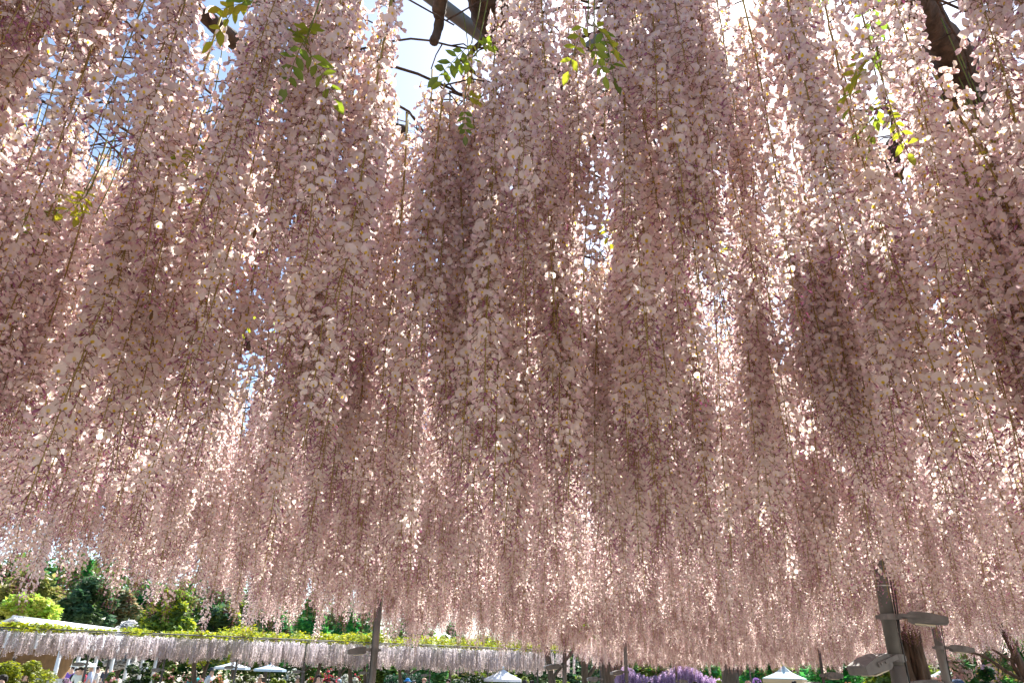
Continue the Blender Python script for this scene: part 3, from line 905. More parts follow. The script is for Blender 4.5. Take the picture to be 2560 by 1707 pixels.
tree('broadleaf_tree', 'dark green tree with bare limbs at the edge of the canopy', 2330, 2640, 1560, 17, [(.02, .07, .02), (.03, .10, .02), (.07, .15, .02)], n=6500, leaf=.12, ybase=.4)
# the wood that closes the garden off, one unbroken mass far behind
wood = MB(); rr = random.Random(91)
prev = None
for k in range(150):
    px = -260 + k * 20
    d = rr.uniform(92, 112)
    yt = 1385 if px < 300 else (1440 if px < 640 else 1500 if px < 930 else (1645 if px < 1300 else (1600 if px < 1500 else 1560)))
    c = at_dist(px, 1640, d); zt = at_dist(px, yt + rr.uniform(-25, 25), d).z
    cols = rr.choice(([(.10, .20, .06), (.16, .27, .05)], [(.26, .34, .06), (.18, .26, .05)], [(.07, .24, .07), (.11, .29, .07)]))
    wood_r = rr.uniform(1.8, 2.8)
    leaf_mass(wood, (c.x, c.y, zt * .5), (wood_r, wood_r, zt * .5), 620, .85, cols, rr)
tag(wood.build('far_wood', M_TREELEAF, smooth=False), 'dense green wood closing off the far side of the garden', 'wood', kind='stuff')
# dark trunks standing between the posts
for (px, y0, d, r_, lean, lab) in [(1385, 1680, 26, .10, .3, 'brown leaning trunk beside the post with two lamps'), (1462, 1680, 27, .12, 0, 'dark forked trunk between the slim posts'), (1518, 1680, 25, .22, 0, 'thick dark trunk half hidden by the fringe of racemes'), (1824, 1680, 30, .26, 0, 'thick dark trunk beside the purple flowers')]:
    b = post_base(px, y0, d); t = thing('old_vine_stock', lab, 'tree', b)
    limb('trunk', [b + Vector((0, 0, -.1)), b + Vector((lean * .1, 0, .8)), b + Vector((-lean * .3, 0, 1.6)), b + Vector((-lean * .9, 0, 2.6))], r_ * 1.2, r_, t, M_TRUNK, seed=px)
    limb('limb', [b + Vector((-lean * .3, 0, 1.5)), b + Vector((-lean * .3 + .4, .1, 2.0)), b + Vector((-lean * .3 + .9, .2, 2.6))], r_ * .6, r_ * .4, t, M_TRUNK, seed=px + 1)
    cr = MB(); leaf_mass(cr, (0, 0, 3.0), (2.0, 1.6, .5), 900, .14, LG + EMR, random.Random(px))
    tag(cr.build('crown', M_TREELEAF, t, smooth=False), kind='stuff')

# the second trellis: lavender racemes with yellow-green leaves on top
def colour_raceme(seed, L, banner, low):
    mb = MB(); r = random.Random(seed)
    fl, path = raceme_layout(L, seed)
    mb.m = 1; mb.col = C_RACHIS; mb.tube(path, .003, 4)
    for i, (p, o, sz, op) in enumerate(fl):
        if i % 2: continue
        t = -p.z / L
        c = jit(tuple(a * (1 - t) + b * t for a, b in zip(banner, low)), .12, r)
        f = o.normalized(); u = Vector((0, 0, 1)); s_ = f.cross(u).normalized(); q = p + f * .03
        k = .028
        mb.add([q - u * k * .6, q + s_ * k * .6, q + u * k * .6 - f * k * .3, q - s_ * k * .6, q + f * k - u * k * .5], [(0, 1, 2), (0, 2, 3), (0, 1, 4), (0, 4, 3)], [c] * 5, 0)
    return mb.mesh('raceme', [M_PETAL, M_STEM])
def kinds(name, banner, low, seed):
    c = bpy.data.collections.new(name)
    for k in range(4):
        c.objects.link(bpy.data.objects.new('%s_%02d' % (name, k), colour_raceme(seed + k, .75, banner, low)))
    return c
LAV = kinds('lavender_kinds', (.74, .72, .80), (.66, .58, .60), 300)
PUR = kinds('purple_kinds', (.60, .44, .74), (.66, .54, .78), 400)
A2 = at_dist(-120, 1640, 23.0); B2 = at_dist(1440, 1640, 38.0); A2.z = B2.z = 0
dir2 = (B2 - A2).normalized(); nrm2 = Vector((-dir2.y, dir2.x, 0)); len2 = (B2 - A2).length
fv = thing('wisteria_vine', 'long row of pale lavender wisteria topped with yellow-green leaves on a far trellis', 'wisteria', A2)
rr = random.Random(55)
it = []; lm = MB()
def band_z(t):
    return 2.36 + .42 * t, .50 + .42 * t      # top height, raceme length
for q in range(int(len2 * 46)):
    t = rr.random(); zt, L = band_z(t)
    p = dir2 * (t * len2) + nrm2 * rr.uniform(0, 2.4)
    s_ = L / .75 * rr.uniform(.82, 1.14) * (.80 + .42 * hash2(t * 55, 7.7))
    it.append(((p.x, p.y, zt + rr.uniform(-.04, .04)), rr.randrange(4), (rr.gauss(0, .05), rr.gauss(0, .05), rr.uniform(0, 6.28)), (1.25, 1.25, s_)))
tag(scatter('hanging_blossom', it, fv, LAV), kind='stuff')
YG = [(.50, .52, .02), (.40, .48, .03), (.56, .54, .02), (.28, .38, .03)]
for q in range(int(len2 * 8)):
    t = rr.random(); zt, L = band_z(t)
    p = dir2 * (t * len2) + nrm2 * rr.uniform(0, 2.6)
    if t < .22 and rr.random() < .3: continue
    leaf_mass(lm, (p.x, p.y, zt + .04 + (.03 if t < .3 else .16) * rr.random() + (.03 if t < .3 else .10) * hash2(t * 40, 3.3)), (.36, .36, (.09 if t < .3 else .16) + .07 * t), 66, .13, YG, rr, shell=.1)
tag(lm.build('foliage', M_TREELEAF, fv, smooth=False), kind='stuff')
tk2 = MB()
for t in (.28, .44, .52, .55, .62):
    zt, L = band_z(t); p = dir2 * (t * len2) + nrm2 * 1.3
    ln_ = rr.uniform(-.5, .5)
    mb = MB(); mb.tube(spline([p + Vector((0, 0, -.1)), p + Vector((ln_ * .2, .1, .7)), p + Vector((ln_ * .6, 0, 1.4)), p + Vector((ln_, 0, zt))], 5), [.11 - .004 * k for k in range(16)], 9, True, .12, rr)
    mb.build('trunk', M_TRUNK, fv)
tr2 = thing('trellis', 'dark slim post trellis carrying the pale lavender wisteria row', 'trellis', A2)
for i, px in enumerate((30, 72, 262, 316, 458, 642, 812, 974, 1128, 1271, 1319, 1394)):
    # where the view direction of that post meets the front line of the row
    v = ray(px, 1660); v = Vector((v.x, v.y, 0))
    den = v.x * dir2.y - v.y * dir2.x
    k = (A2.x * dir2.y - A2.y * dir2.x) / den
    b = v * k + nrm2 * 1.2
    t = max(0, min(1, (b - A2).dot(dir2) / len2))
    zt, L = band_z(t)
    mb = MB(); lb = b - A2
    mb.tube([lb + Vector((0, 0, -.2)), lb + Vector((0, 0, zt - .02))], .032, 10)
    mb.build('post', M_DARKPIPE, tr2)
    POSTS['row%d' % i] = (b, .032)
for off in (0, 1.2, 2.4):
    mb = MB(); mb.tube([nrm2 * off + Vector((0, 0, band_z(k)[0] + .02)) + dir2 * len2 * k for k in np.linspace(0, 1, 8)], .018, 6)
    mb.build('beam', M_DARKPIPE, tr2)
for i, z, lab in ((0, 1.72, 'tiny floodlight on the row post rising out of the clipped yellow shrub'), (2, 1.62, 'tiny floodlight on the row post in front of the white columns'), (4, 1.52, 'tiny floodlight on the row post among the azaleas'), (5, 1.66, 'tiny floodlight on the row post between the two blue parasols'),
                  (6, 1.58, 'tiny floodlight on the row post by the red azaleas'), (7, 1.60, 'tiny floodlight on the row post at the start of the dark hedge'), (8, 1.58, 'tiny floodlight on the row post at the end of the dark hedge'), (9, 1.52, 'tiny floodlight on the row post in front of the white parasol')):
    floodlight('row%d' % i, z, math.radians(185), lab, 1.2, .06, .30)
# purple wisteria cascade beyond the canopy
pv = post_base(1665, 1690, 36)
pw = thing('wisteria_vine', 'deep lilac wisteria cascade under bright green leaves', 'wisteria', pv)
it = []; lm = MB()
for q in range(900):
    x = rr.uniform(-2.3, 2.3)
    it.append(((x, rr.uniform(-.6, .6), 1.95 + .25 * math.sin(x * 2.1) + rr.uniform(-.25, .12)), rr.randrange(4), (rr.gauss(0, .08), rr.gauss(0, .08), rr.uniform(0, 6.28)), (1.4, 1.4, rr.uniform(.9, 1.5))))
tag(scatter('hanging_blossom', it, pw, PUR), kind='stuff')
leaf_mass(lm, (-.2, .8, 2.35), (2.6, .9, .35), 1500, .2, LG + EMR, rr)
tag(lm.build('foliage', M_TREELEAF, pw, smooth=False), kind='stuff')
mb = MB(); mb.tube([(0, .7, -.1), (.1, .7, 1.0), (-.1, .7, 2.3)], [.14, .12, .08], 9, True, .12, rr); mb.build('trunk', M_TRUNK, pw)

# shrubs and hedges
PK = [(.75, .22, .28), (.78, .34, .34), (.80, .42, .40)]; RD = [(.68, .06, .09), (.72, .12, .16)]; WH = [(.80, .80, .72), (.78, .80, .76)]; PU = [(.42, .20, .58), (.52, .30, .66)]
HG = [(.015, .06, .03), (.02, .08, .03)]; MG = [(.07, .13, .02), (.10, .17, .02), (.05, .10, .02)]; YS = [(.34, .36, .015), (.26, .30, .015), (.20, .25, .02)]
sh_ = [('clipped_pine', 'yellow-green clipped garden pine in front of the pavilion people', -60, 185, 1634, 19, YS, None, 0, 6500, .09, 'shrub'),
       ('azalea_shrub', 'small lilac-pink shrub under the clipped pine', 140, 195, 1692, 20, MG, [(.62, .42, .58)], 160, 900, .08, 'shrub'),
       ('azalea_shrub', 'cream flowering shrub in front of the man in the blue shirt', 190, 232, 1690, 22, MG, [(.80, .80, .55)], 240, 900, .08, 'shrub'),
       ('azalea_shrub', 'green shrub with a few pink flowers beside the row of people', 248, 312, 1676, 22, MG + LG, PK, 60, 1600, .09, 'shrub'),
       ('camellia_shrub', 'dark glossy shrub with cream flowers beside a brown trunk', 300, 395, 1648, 24, DKG + MG, WH, 40, 2600, .11, 'shrub'),
       ('azalea_shrub', 'tall green shrub with magenta-pink flowers between two dark trunks', 385, 450, 1645, 28, MG + LG, PK, 110, 2400, .11, 'shrub'),
       ('azalea_shrub', 'low olive shrub with coral flowers by the turquoise dress', 445, 520, 1676, 30, MG, PK, 90, 1800, .1, 'shrub'),
       ('azalea_shrub', 'coral-orange azalea under the first blue parasol', 520, 572, 1684, 30, YS + MG, [(.78, .30, .20)], 130, 1200, .1, 'shrub'),
       ('azalea_shrub', 'olive bush between the two blue parasols', 560, 650, 1672, 31, MG + OLV, None, 0, 2200, .12, 'shrub'),
       ('azalea_shrub', 'bright green bush under the second blue parasol', 675, 720, 1674, 33, LG + YS, None, 0, 1500, .12, 'shrub'),
       ('azalea_shrub', 'white flowering bush beside the thick garden trunk', 705, 760, 1664, 34, MG, WH, 200, 1500, .1, 'shrub'),
       ('azalea_shrub', 'green and yellow bush with one red azalea bloom', 765, 815, 1670, 34, YS + MG, RD, 50, 1500, .1, 'shrub'),
       ('azalea_shrub', 'crimson azalea behind the brown coat', 800, 855, 1664, 36, DKG, RD, 160, 1300, .1, 'shrub'),
       ('azalea_shrub', 'white flowering azalea next to the lone grey post', 845, 905, 1672, 33, MG, WH, 330, 1500, .1, 'shrub'),
       ('azalea_shrub', 'scarlet azalea standing above the white one', 868, 905, 1664, 37, DKG, RD, 190, 1100, .1, 'shrub'),
       ('azalea_shrub', 'yellow-green bush touching the lone grey post', 895, 935, 1668, 34, LG + YS, None, 0, 1300, .12, 'shrub'),
       ('hedge', 'long dark green hedge behind the walking heads', 935, 1170, 1672, 40, HG, None, 0, 5500, .14, 'hedge'),
       ('azalea_shrub', 'dark bush dotted with white flowers beside the white parasol', 1130, 1225, 1676, 34, HG + MG, WH, 130, 2200, .11, 'shrub'),
       ('azalea_shrub', 'pale yellow-green bush at the right of the white parasol', 1288, 1335, 1672, 34, [(.30, .36, .08), (.24, .32, .06)], None, 0, 1500, .12, 'shrub'),
       ('azalea_shrub', 'sunny yellow-green bush behind the leaning trunk', 1370, 1440, 1690, 30, LG + YS, None, 0, 1800, .11, 'shrub'),
       ('azalea_shrub', 'yellow-green bush between the two dark trunks', 1425, 1475, 1684, 31, LG + WH[:1], None, 0, 1400, .11, 'shrub'),
       ('azalea_shrub', 'small light bush at the foot of the slim post', 1525, 1565, 1694, 28, LG, None, 0, 900, .1, 'shrub'),
       ('azalea_shrub', 'yellow-green bush at the end of the purple cascade', 1765, 1812, 1684, 32, YS + LG, None, 0, 1300, .1, 'shrub'),
       ('azalea_shrub', 'vivid purple azalea beside the thick dark trunk', 1780, 1850, 1690, 27, HG, PU, 330, 1300, .09, 'shrub'),
       ('azalea_shrub', 'violet azalea in front of the white canopy tent', 1840, 1935, 1688, 26, HG, PU, 480, 1500, .09, 'shrub'),
       ('azalea_shrub', 'yellow and orange speckled shrub right of the canopy tent', 2050, 2190, 1678, 20, YS + LG, [(.75, .62, .30), (.72, .30, .14)], 190, 3200, .09, 'shrub'),
       ('azalea_shrub', 'yellow-green shrub wrapped round the thick near post', 2170, 2290, 1640, 9.5, MG + LG, None, 0, 4200, .06, 'shrub'),
       ('azalea_shrub', 'shell-pink flowering shrub under the floodlight by the old trunk', 2318, 2440, 1612, 12.5, MG, [(.80, .52, .48), (.78, .60, .52)], 700, 1800, .06, 'shrub'),
       ('azalea_shrub', 'pink and yellow flowering shrub climbing the bare limbs', 2420, 2600, 1585, 12.0, MG, [(.78, .50, .48), (.70, .60, .15), (.76, .56, .56)], 800, 2200, .06, 'shrub'),
       ('azalea_shrub', 'dark green shrub flecked with white flowers near the far parasol', 2370, 2580, 1655, 10.5, HG + EMR, [(.70, .76, .74), (.55, .45, .66)], 170, 4800, .06, 'shrub'),
       ('rhododendron', 'rhododendron with big pale leaves and one deep pink bloom', 2480, 2600, 1668, 8.5, [(.20, .30, .18), (.30, .40, .26)], [(.62, .10, .28)], 26, 900, .12, 'shrub')]
for (nm, lab, a, b, yt, d, cols, fl, nf, n, lf, cat) in sh_:
    shrub(nm, lab, a, b, yt, d, cols, fl, nf, n, lf, .085 if d > 15 else .05, 'flowering shrubs in the garden' if nm == 'azalea_shrub' else None, cat)
b = post_base(2520, 1650, 10.0); t = thing('bare_branch_vine', 'bare brown twisting vine limbs over the dark green shrub', 'vine', b)
limb('stem', [b + Vector((.5, 0, -.1)), b + Vector((.42, 0, .8)), b + Vector((.2, 0, 1.5)), b + Vector((.05, .1, 2.3))], .06, .04, t, seed=71)
for k, pts in enumerate([[(2400, 1625), (2460, 1640), (2520, 1680), (2560, 1700)], [(2545, 1600), (2530, 1650), (2550, 1690)], [(2480, 1622), (2530, 1650), (2570, 1665)]]):
    limb('limb', [at_dist(px, py, 10.0 + .1 * i) for i, (px, py) in enumerate(pts)], .012, .022, t, seed=72 + k)

# ------------------------------------------------------------------ pavilion with a white ribbed roof
M_ROOF = solid('white_metal_roof', (.78, .80, .82), .35, .08, 2, metal=.1)
M_WHITE = solid('white_paint', (.72, .75, .76), .5, .1, 3)
M_WALL = solid('tan_wall', (.42, .27, .15), .8, .25, 3)
ra = at_dist(42, 1546, 46.0); rb = at_dist(302, 1573, 55.0); rb.z = ra.z
pvl = thing('pavilion', 'open pavilion with a white ribbed metal roof and white columns', 'pavilion', Vector((ra.x, ra.y, 0)))
rd = Vector((rb.x - ra.x, rb.y - ra.y, 0)); rl = rd.length; rd.normalize(); rn = Vector((rd.y, -rd.x, 0))    # rn points towards the camera side
O = Vector((0, 0, ra.z))
hw, drop = 3.0, 1.35
for sg in (1, -1):
    mb = MB()
    e0 = O - rd * .3; e1 = O + rd * (rl + .1)
    f0 = e0 + rn * hw * sg - Vector((0, 0, drop)); f1 = e1 + rn * hw * sg - Vector((0, 0, drop)) + rd * (.9 if sg > 0 else .9)
    up = Vector((0, 0, .06))
    mb.add([e0, e1, f1, f0, e0 + up, e1 + up, f1 + up, f0 + up], [(0, 1, 2, 3), (4, 7, 6, 5), (0, 4, 5, 1), (1, 5, 6, 2), (2, 6, 7, 3), (3, 7, 4, 0)])
    ro = mb.build('roof', M_ROOF, pvl, smooth=False)
    for k in range(1, 9):
        rib = MB(); p0 = e0.lerp(f0, k / 9) + up; p1 = e1.lerp(f1, k / 9) + up
        rib.tube([p0, p1], .028, 4); rib.build('rib', M_ROOF, ro, smooth=False)
mb = MB(); mb.tube([O - rd * .35 + Vector((0, 0, .08)), O + rd * (rl + .1) + Vector((0, 0, .08))], .07, 6); mb.build('ridge_cap', M_ROOF, pvl)
mb = MB(); gx = O - rd * .05
mb.add([gx - Vector((0, 0, .08)), gx + rn * (hw - .3) - Vector((0, 0, drop)), gx - rn * (hw - .3) - Vector((0, 0, drop))], [(0, 1, 2)]); mb.build('gable', M_WHITE, pvl, smooth=False)
for sg in (1, -1):
    mb = MB(); mb.tube([O - rd * .32 + Vector((0, 0, .02)), O - rd * .32 + rn * hw * sg - Vector((0, 0, drop - .02))], .06, 4); mb.build('barge_board', M_WHITE, pvl, smooth=False)
mb = MB(); mb.box((gx - rd * .1 - Vector((0, 0, drop * .6))), (.1, .1, drop)); mb.build('gable_post', M_WHITE, pvl, smooth=False)
for k in range(7):
    for sg in (1, -1):
        mb = MB(); c = rd * (rl * k / 6) + rn * (hw - .35) * sg
        mb.tube([c + Vector((0, 0, -.1)), c + Vector((0, 0, ra.z - drop + .15))], .10, 12); mb.build('column', M_WHITE, pvl)
rot = Matrix.Rotation(math.atan2(rd.y, rd.x), 3, 'Z')
mb = MB(); mb.box(rd * rl * .55 - rn * (hw - .5) + Vector((0, 0, 1.2)), (rl * .86, .1, 2.5), rot); mb.build('back_wall', M_WALL, pvl, smooth=False)
mb = MB(); mb.box(rd * rl * .55 + rn * .8 + Vector((0, 0, .5)), (rl * .7, .6, 1.0), rot); mb.build('counter', M_WHITE, pvl, smooth=False)

# ------------------------------------------------------------------ parasols and a canopy tent
def parasol(px, ytop, ybot, halfpx, d, col, label, panels=8, trim=None, sag=.12):
    top_ = at_dist(px, ytop, d); bot = at_dist(px, ybot, d)
    half = halfpx / 2035.0 * d * 1.02
    h = max(.25, top_.z - bot.z)
    t = thing('parasol', label, 'parasol', Vector((top_.x, top_.y, 0)), .3)
    cm = solid('parasol_cloth_%d' % px, col, .8, .1, 2)
    for k in range(panels):
        mb = MB(); a0 = 2 * math.pi * k / panels; a1 = 2 * math.pi * (k + 1) / panels
        rows_ = [(0, 0), (.35, .36 + sag), (.7, .70 + sag * .6), (1, 1)]
        vs = [(0, 0, top_.z)]; fs = []
        for (f_, dz) in rows_[1:]:
            for a in (a0, (a0 + a1) / 2, a1):
                q = 1 if a != (a0 + a1) / 2 else math.cos(math.pi / panels) * 1.0
                vs.append((half * f_ * q * math.cos(a), half * f_ * q * math.sin(a), top_.z - h * dz))
        fs = [(0, 1, 2), (0, 2, 3)]
        for q in range(2):
            o = 1 + q * 3
            fs += [(o, o + 3, o + 4, o + 1), (o + 1, o + 4, o + 5, o + 2)]
        o = len(vs)
        for a in (a0, a1):
            vs.append((half * math.cos(a), half * math.sin(a), top_.z - h - .10))
        fs += [(7, o, o + 1, 9)]
        mb.add(vs, fs)
        pn = mb.build('panel', cm, t, smooth=False)
        if trim:
            tb = MB(); e = 1.004
            tb.add([(half * e * math.cos(a0), half * e * math.sin(a0), top_.z - h - .03), (half * e * math.cos(a1), half * e * math.sin(a1), top_.z - h - .03), (half * e * math.cos(a1), half * e * math.sin(a1), top_.z - h - .16), (half * e * math.cos(a0), half * e * math.sin(a0), top_.z - h - .16)], [(0, 1, 2, 3)])
            tb.build('trim', trim, pn, smooth=False)
    mb = MB(); mb.tube([(0, 0, -.05), (0, 0, top_.z + .08)], .022, 8); mb.build('pole', M_DARKPIPE, t)
    mb = MB(); mb.tube([(0, 0, 0), (0, 0, .06), (0, 0, .10)], [.30, .28, .04], 14); mb.build('base', M_DARKPIPE, t)
    mb = MB(); mb.tube([(0, 0, top_.z + .02), (0, 0, top_.z + .07), (0, 0, top_.z + .12)], [.05, .05, .01], 8); mb.build('finial', cm, t)
    return t
M_TRIM = solid('tan_trim', (.55, .42, .26), .8, .1, 2)
parasol(584, 1652, 1667, 41, 40, (.46, .54, .60), 'pale blue parasol over the coral azalea')
parasol(678, 1658, 1671, 38, 40, (.36, .48, .58), 'deeper blue parasol by the row post')
parasol(1258, 1671, 1697, 50, 34, (.74, .76, .82), 'white parasol in front of the yellow-green bush', sag=.06)
parasol(2366, 1662, 1690, 38, 24, (.66, .70, .80), 'white and blue parasol with a tan hem behind the slim post', trim=M_TRIM)
tt = parasol(1958, 1662, 1695, 62, 32, (.45, .55, .58), 'blue-white canopy tent with a tan hem', panels=4, trim=M_TRIM, sag=.16)
tt.name = 'canopy_tent'; tt['category'] = 'tent'

# ------------------------------------------------------------------ people
def skin_mesh(name, verts, edges, radii, root=0, sub=2):
    me = bpy.data.meshes.new(name + '_cage'); me.from_pydata([tuple(v) for v in verts], edges, [])
    o = bpy.data.objects.new(name + '_cage', me); COL.objects.link(o)
    md = o.modifiers.new('skin', 'SKIN'); md.use_smooth_shade = True
    for i, r_ in enumerate(radii):
        me.skin_vertices[0].data[i].radius = r_ if isinstance(r_, tuple) else (r_, r_)
    me.skin_vertices[0].data[root].use_root = True
    sb = o.modifiers.new('sub', 'SUBSURF'); sb.levels = sub; sb.render_levels = sub
    dg = bpy.context.evaluated_depsgraph_get(); dg.update()
    out = bpy.data.meshes.new_from_object(o.evaluated_get(dg))
    out.name = name
    bpy.data.objects.remove(o); bpy.data.meshes.remove(me)
    return out
def pose(kind):
    P = {'pelvis': (0, 0, .93), 'spine': (0, .01, 1.12), 'chest': (0, 0, 1.31), 'neck': (0, 0, 1.46), 'jaw': (0, -.015, 1.54), 'crown': (0, -.01, 1.65),
         'nose': (0, -.095, 1.585)}
    for s_, sg in (('l', -1), ('r', 1)):
        P['sh' + s_] = (sg * .175, 0, 1.385); P['el' + s_] = (sg * .23, .03, 1.13); P['wr' + s_] = (sg * .22, -.07, .90); P['ha' + s_] = (sg * .215, -.10, .82)
        P['hi' + s_] = (sg * .09, 0, .86); P['kn' + s_] = (sg * .10, -.02, .48); P['an' + s_] = (sg * .10, .02, .09); P['to' + s_] = (sg * .115, -.13, .035)
    if kind == 1:      # one arm raised in front, holding something up
        P['elr'] = (.24, -.12, 1.22); P['wrr'] = (.16, -.26, 1.40); P['har'] = (.13, -.28, 1.47)
    if kind == 2:      # mid-stride
        P['knl'] = (-.10, -.16, .50); P['anl'] = (-.10, -.14, .10); P['tol'] = (-.11, -.30, .05); P['knr'] = (.10, .06, .48); P['anr'] = (.10, .26, .14); P['tor'] = (.11, .16, .05)
        P['ell'] = (-.23, .10, 1.13); P['wrl'] = (-.22, .06, .92); P['hal'] = (-.21, .02, .86)
    return P
RAD = {'pelvis': .125, 'spine': .11, 'chest': .13, 'neck': .052, 'jaw': .072, 'crown': .078, 'nose': .018, 'sh': .058, 'el': .042, 'wr': .030, 'ha': .034, 'hi': .092, 'kn': .060, 'an': .040, 'to': .038}
BONES = [('pelvis', 'spine'), ('spine', 'chest'), ('chest', 'neck'), ('neck', 'jaw'), ('jaw', 'crown'), ('jaw', 'nose')] + [e for s_ in 'lr' for e in (('chest', 'sh' + s_), ('sh' + s_, 'el' + s_), ('el' + s_, 'wr' + s_), ('wr' + s_, 'ha' + s_), ('pelvis', 'hi' + s_), ('hi' + s_, 'kn' + s_), ('kn' + s_, 'an' + s_), ('an' + s_, 'to' + s_))]
def rad(k): return RAD.get(k) or RAD[k[:2]]
def skel(P, bones, grow=0.0, extra=None):
    ks = []
    for a, b_2 in bones:
        for k in (a, b_2):
            if k not in ks: ks.append(k)
    fing = []
    vs = [P[k] for k in ks]; rs = [rad(k) + grow for k in ks]
    es = [(ks.index(a), ks.index(b_2)) for a, b_2 in bones]
    if extra:          # five fingers on each hand
        for s_, sg in (('l', -1), ('r', 1)):
            w = Vector(P['wr' + s_]); h = Vector(P['ha' + s_]); d = (h - w).normalized(); sd = d.cross(Vector((sg, .2, .1))).normalized()
            for q, (off, ln) in enumerate(((-.028, .06), (-.010, .072), (.008, .068), (.026, .052))):
                i0 = len(vs); vs += [tuple(h + sd * off + d * .03), tuple(h + sd * off * 1.15 + d * (.03 + ln * .6)), tuple(h + sd * off * 1.1 + d * (.03 + ln) - Vector((sg * .012, 0, 0)))]
                rs += [.010, .009, .007]; es += [(ks.index('ha' + s_), i0), (i0, i0 + 1), (i0 + 1, i0 + 2)]
            i0 = len(vs); vs += [tuple(w.lerp(h, .5) - sd * .045), tuple(h - sd * .06 + d * .02)]; rs += [.011, .009]
            es += [(ks.index('wr' + s_), i0), (i0, i0 + 1)]
    return vs, es, rs
POSED = []
for k in range(3):
    P = pose(k)
    v, e, r_ = skel(P, BONES, 0, True); body = skin_mesh('body', v, e, r_)
    up_b = [b_2 for b_2 in BONES if b_2[0] in ('pelvis', 'spine') and b_2[1] in ('spine', 'chest')] + [e_ for s_ in 'lr' for e_ in (('chest', 'sh' + s_), ('sh' + s_, 'el' + s_))]
    v, e, r_ = skel(P, up_b, .022); shirt = skin_mesh('shirt', v, e, r_)
    lo_b = [e_ for s_ in 'lr' for e_ in (('pelvis', 'hi' + s_), ('hi' + s_, 'kn' + s_), ('kn' + s_, 'an' + s_))]
    v, e, r_ = skel(P, lo_b, .018); trs = skin_mesh('trousers', v, e, r_)
    POSED.append((body, shirt, trs))
def cap_mesh(hat):
    mb = MB(); n = 16
    prof = [(.0, .098 if not hat else .115), (.05, .088), (.082, .055), (.090, .01), (.086, -.035)] if not hat else [(0, .125), (.05, .12), (.084, .085), (.092, .04), (.096, .03), (.165, .012), (.168, .006)]
    vs = []; fs = []
    for (r_, z) in prof:
        for q in range(n):
            a = 2 * math.pi * q / n
            front = (not hat) and math.sin(a) < -.25 and z < .03
            vs.append((r_ * math.cos(a), .012 + (r_ * 1.05 * math.sin(a)) * (.8 if front else 1), 1.635 + z + (.05 if front else 0)))
    for k in range(len(prof) - 1):
        for q in range(n):
            fs.append((k * n + q, k * n + (q + 1) % n, (k + 1) * n + (q + 1) % n, (k + 1) * n + q))
    mb.add(vs, fs); return mb
HAIR = cap_mesh(False).mesh('hair', solid('hair', (.02, .016, .014), .6, .3)); HAT = cap_mesh(True).mesh('hat', solid('hat', (.7, .68, .62), .8, .1))
M_SKIN = solid('skin', (.58, .37, .27), .55, .08, 5)
CLOTH = {}
def cloth(c):
    if c not in CLOTH: CLOTH[c] = solid('cloth_%d' % len(CLOTH), c, .85, .15, 8)
    return CLOTH[c]
def with_mat(o, m):
    if not o.data.materials: o.data.materials.append(m)
    o.material_slots[0].link = 'OBJECT'; o.material_slots[0].material = m
    return o
def person(px, pyhead, d, k, shirt, legs, label, rz=0, hat=None, hair=(.02, .016, .014)):
    h = max(1.40, min(1.84, at_dist(px, pyhead, d).z))
    s_ = h / 1.74
    t = thing('person', label, 'person', post_base(px, pyhead, d), rz, 'visitors walking in the garden'); t.scale = (s_, s_, s_)
    bd, stm, trs = POSED[k]
    with_mat(link('body', bd, t), M_SKIN)
    with_mat(link('shirt', stm, t), cloth(shirt)); with_mat(link('trousers', trs, t), cloth(legs))
    with_mat(link('hair', HAIR, t), cloth(hair))
    if hat: with_mat(link('hat', HAT, t), cloth(hat))
    return t
person(183, 1664, 42, 0, (.20, .10, .50), (.05, .05, .07), 'person in a purple top at the edge of the group by the pavilion')
person(194, 1668, 38, 2, (.02, .02, .025), (.03, .03, .04), 'person in a black jacket beside the one in pale mint', 1.2)
person(203, 1666, 36, 1, (.66, .74, .70), (.5, .55, .52), 'person in pale mint under the grey-green umbrella', .4)
person(213, 1668, 38, 0, (.62, .06, .10), (.10, .08, .08), 'person in a red top behind the umbrella', -.5)
person(233, 1658, 36, 2, (.42, .48, .62), (.05, .05, .07), 'person in a blue-grey shirt and white hat with a dark shoulder strap', -1.2, hat=(.75, .75, .72))
person(248, 1664, 38, 0, (.55, .54, .52), (.12, .12, .13), 'dark-haired person in a patterned white top', 2.0)
person(270, 1663, 44, 0, (.05, .06, .08), (.05, .05, .06), 'person with black hair just beyond the row post')
person(10, 1684, 15, 0, (.50, .60, .70), (.10, .12, .18), 'person in a light blue shirt half hidden by the clipped pine', .3)
person(70, 1678, 28, 2, (.60, .16, .14), (.2, .2, .22), 'person in red seen through the clipped pine', 1.0)
person(489, 1674, 32, 1, (.02, .42, .44), (.03, .35, .38), 'grey-haired person in turquoise raising an arm', .8, hair=(.45, .43, .40))
person(531, 1668, 33, 2, (.55, .58, .64), (.10, .11, .15), 'person in a white shirt and dark cap under the blue parasol', 1.4, hat=(.03, .04, .05))
person(652, 1686, 30, 0, (.45, .14, .06), (.12, .06, .05), 'person in rust orange beside the row post', 0, hat=(.40, .34, .28))
person(745, 1688, 29, 2, (.35, .30, .28), (.05, .05, .05), 'person in a grey-brown cap and dark clothes by the thick trunk', .6, hat=(.34, .30, .28))
person(798, 1684, 27, 0, (.14, .07, .05), (.05, .04, .04), 'person in a brown coat before the crimson azalea', .2)
person(832, 1694, 26, 0, (.02, .02, .02), (.03, .03, .03), 'short dark-haired person next to the brown coat', -.4)
person(848, 1697, 26, 2, (.45, .60, .68), (.2, .2, .25), 'person in a pale blue top beside the white azalea', -.7, hair=(.3, .42, .5))
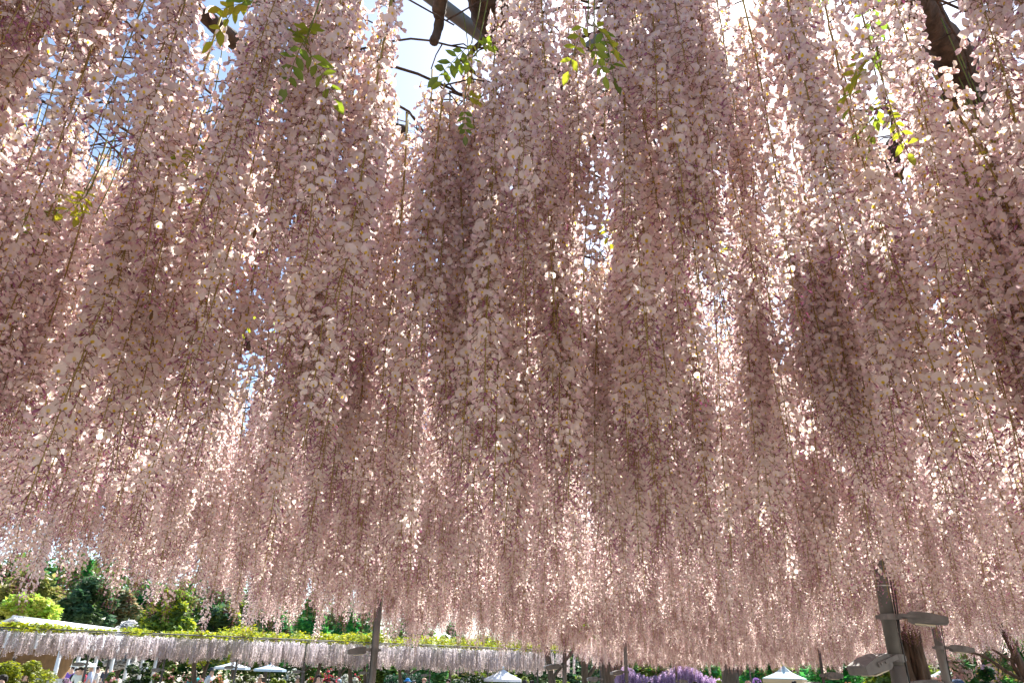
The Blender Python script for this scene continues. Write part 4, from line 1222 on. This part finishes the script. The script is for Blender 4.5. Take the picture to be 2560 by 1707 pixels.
person(1020, 1695, 27, 2, (.05, .08, .14), (.05, .05, .06), 'person in a bright blue cap before the dark hedge', 1.5, hat=(.02, .22, .55))
person(1036, 1698, 29, 0, (.10, .12, .12), (.04, .04, .05), 'person in dark grey right behind the blue cap', 1.2, hair=(.12, .13, .13))
person(1061, 1693, 27, 0, (.10, .08, .08), (.04, .04, .05), 'bald person in dark clothes before the dark hedge', .0, hair=(.52, .32, .24))
person(1121, 1695, 27, 1, (.08, .07, .07), (.04, .04, .05), 'dark-haired person facing the garden at the end of the hedge', -.3)
person(1312, 1700, 24, 0, (.05, .04, .04), (.03, .03, .03), 'person in black with a broad dark hat by the leaning trunk', .3, hat=(.03, .025, .022))
person(1331, 1698, 24, 2, (.04, .035, .035), (.03, .03, .03), 'black-haired person next to the broad dark hat', .9)
person(1624, 1702, 24, 0, (.06, .06, .07), (.04, .04, .05), 'dark-haired person below the purple cascade', 1.9)
person(1735, 1701, 23, 0, (.05, .05, .06), (.04, .04, .05), 'black-haired person in front of the yellow-green bush', -1.9)
person(1870, 1702, 22, 2, (.3, .24, .2), (.05, .05, .05), 'person in a pink-brown hat among the violet azaleas', .4, hat=(.50, .36, .30))
person(1985, 1699, 30, 0, (.04, .16, .32), (.04, .05, .08), 'person in navy blue under the canopy tent', .4)
person(2395, 1700, 12, 2, (.06, .14, .30), (.05, .05, .06), 'person in a blue cap in front of the white-flecked shrub', .4, hat=(.05, .10, .2))
# the grey-green umbrella held over the mint-coloured visitor
ub = at_dist(208, 1666, 36.0); ut = thing('umbrella', 'open grey-green hand umbrella over the person in pale mint', 'umbrella', ub)
for k in range(8):
    mb = MB(); a0, a1 = 2 * math.pi * k / 8, 2 * math.pi * (k + 1) / 8
    vs = [(0, 0, .24)] + [(.5 * f_ * math.cos(a), .5 * f_ * math.sin(a), .24 - .24 * f_ ** 1.8) for f_ in (.5, 1.0) for a in (a0, a1)]
    mb.add(vs, [(0, 1, 2), (1, 3, 4, 2)]); mb.build('panel', cloth((.36, .42, .40)), ut, smooth=False)
mb = MB(); mb.tube([(0, 0, .28), (0, 0, -.45)], .008, 6); mb.build('handle', M_DARKPIPE, ut)
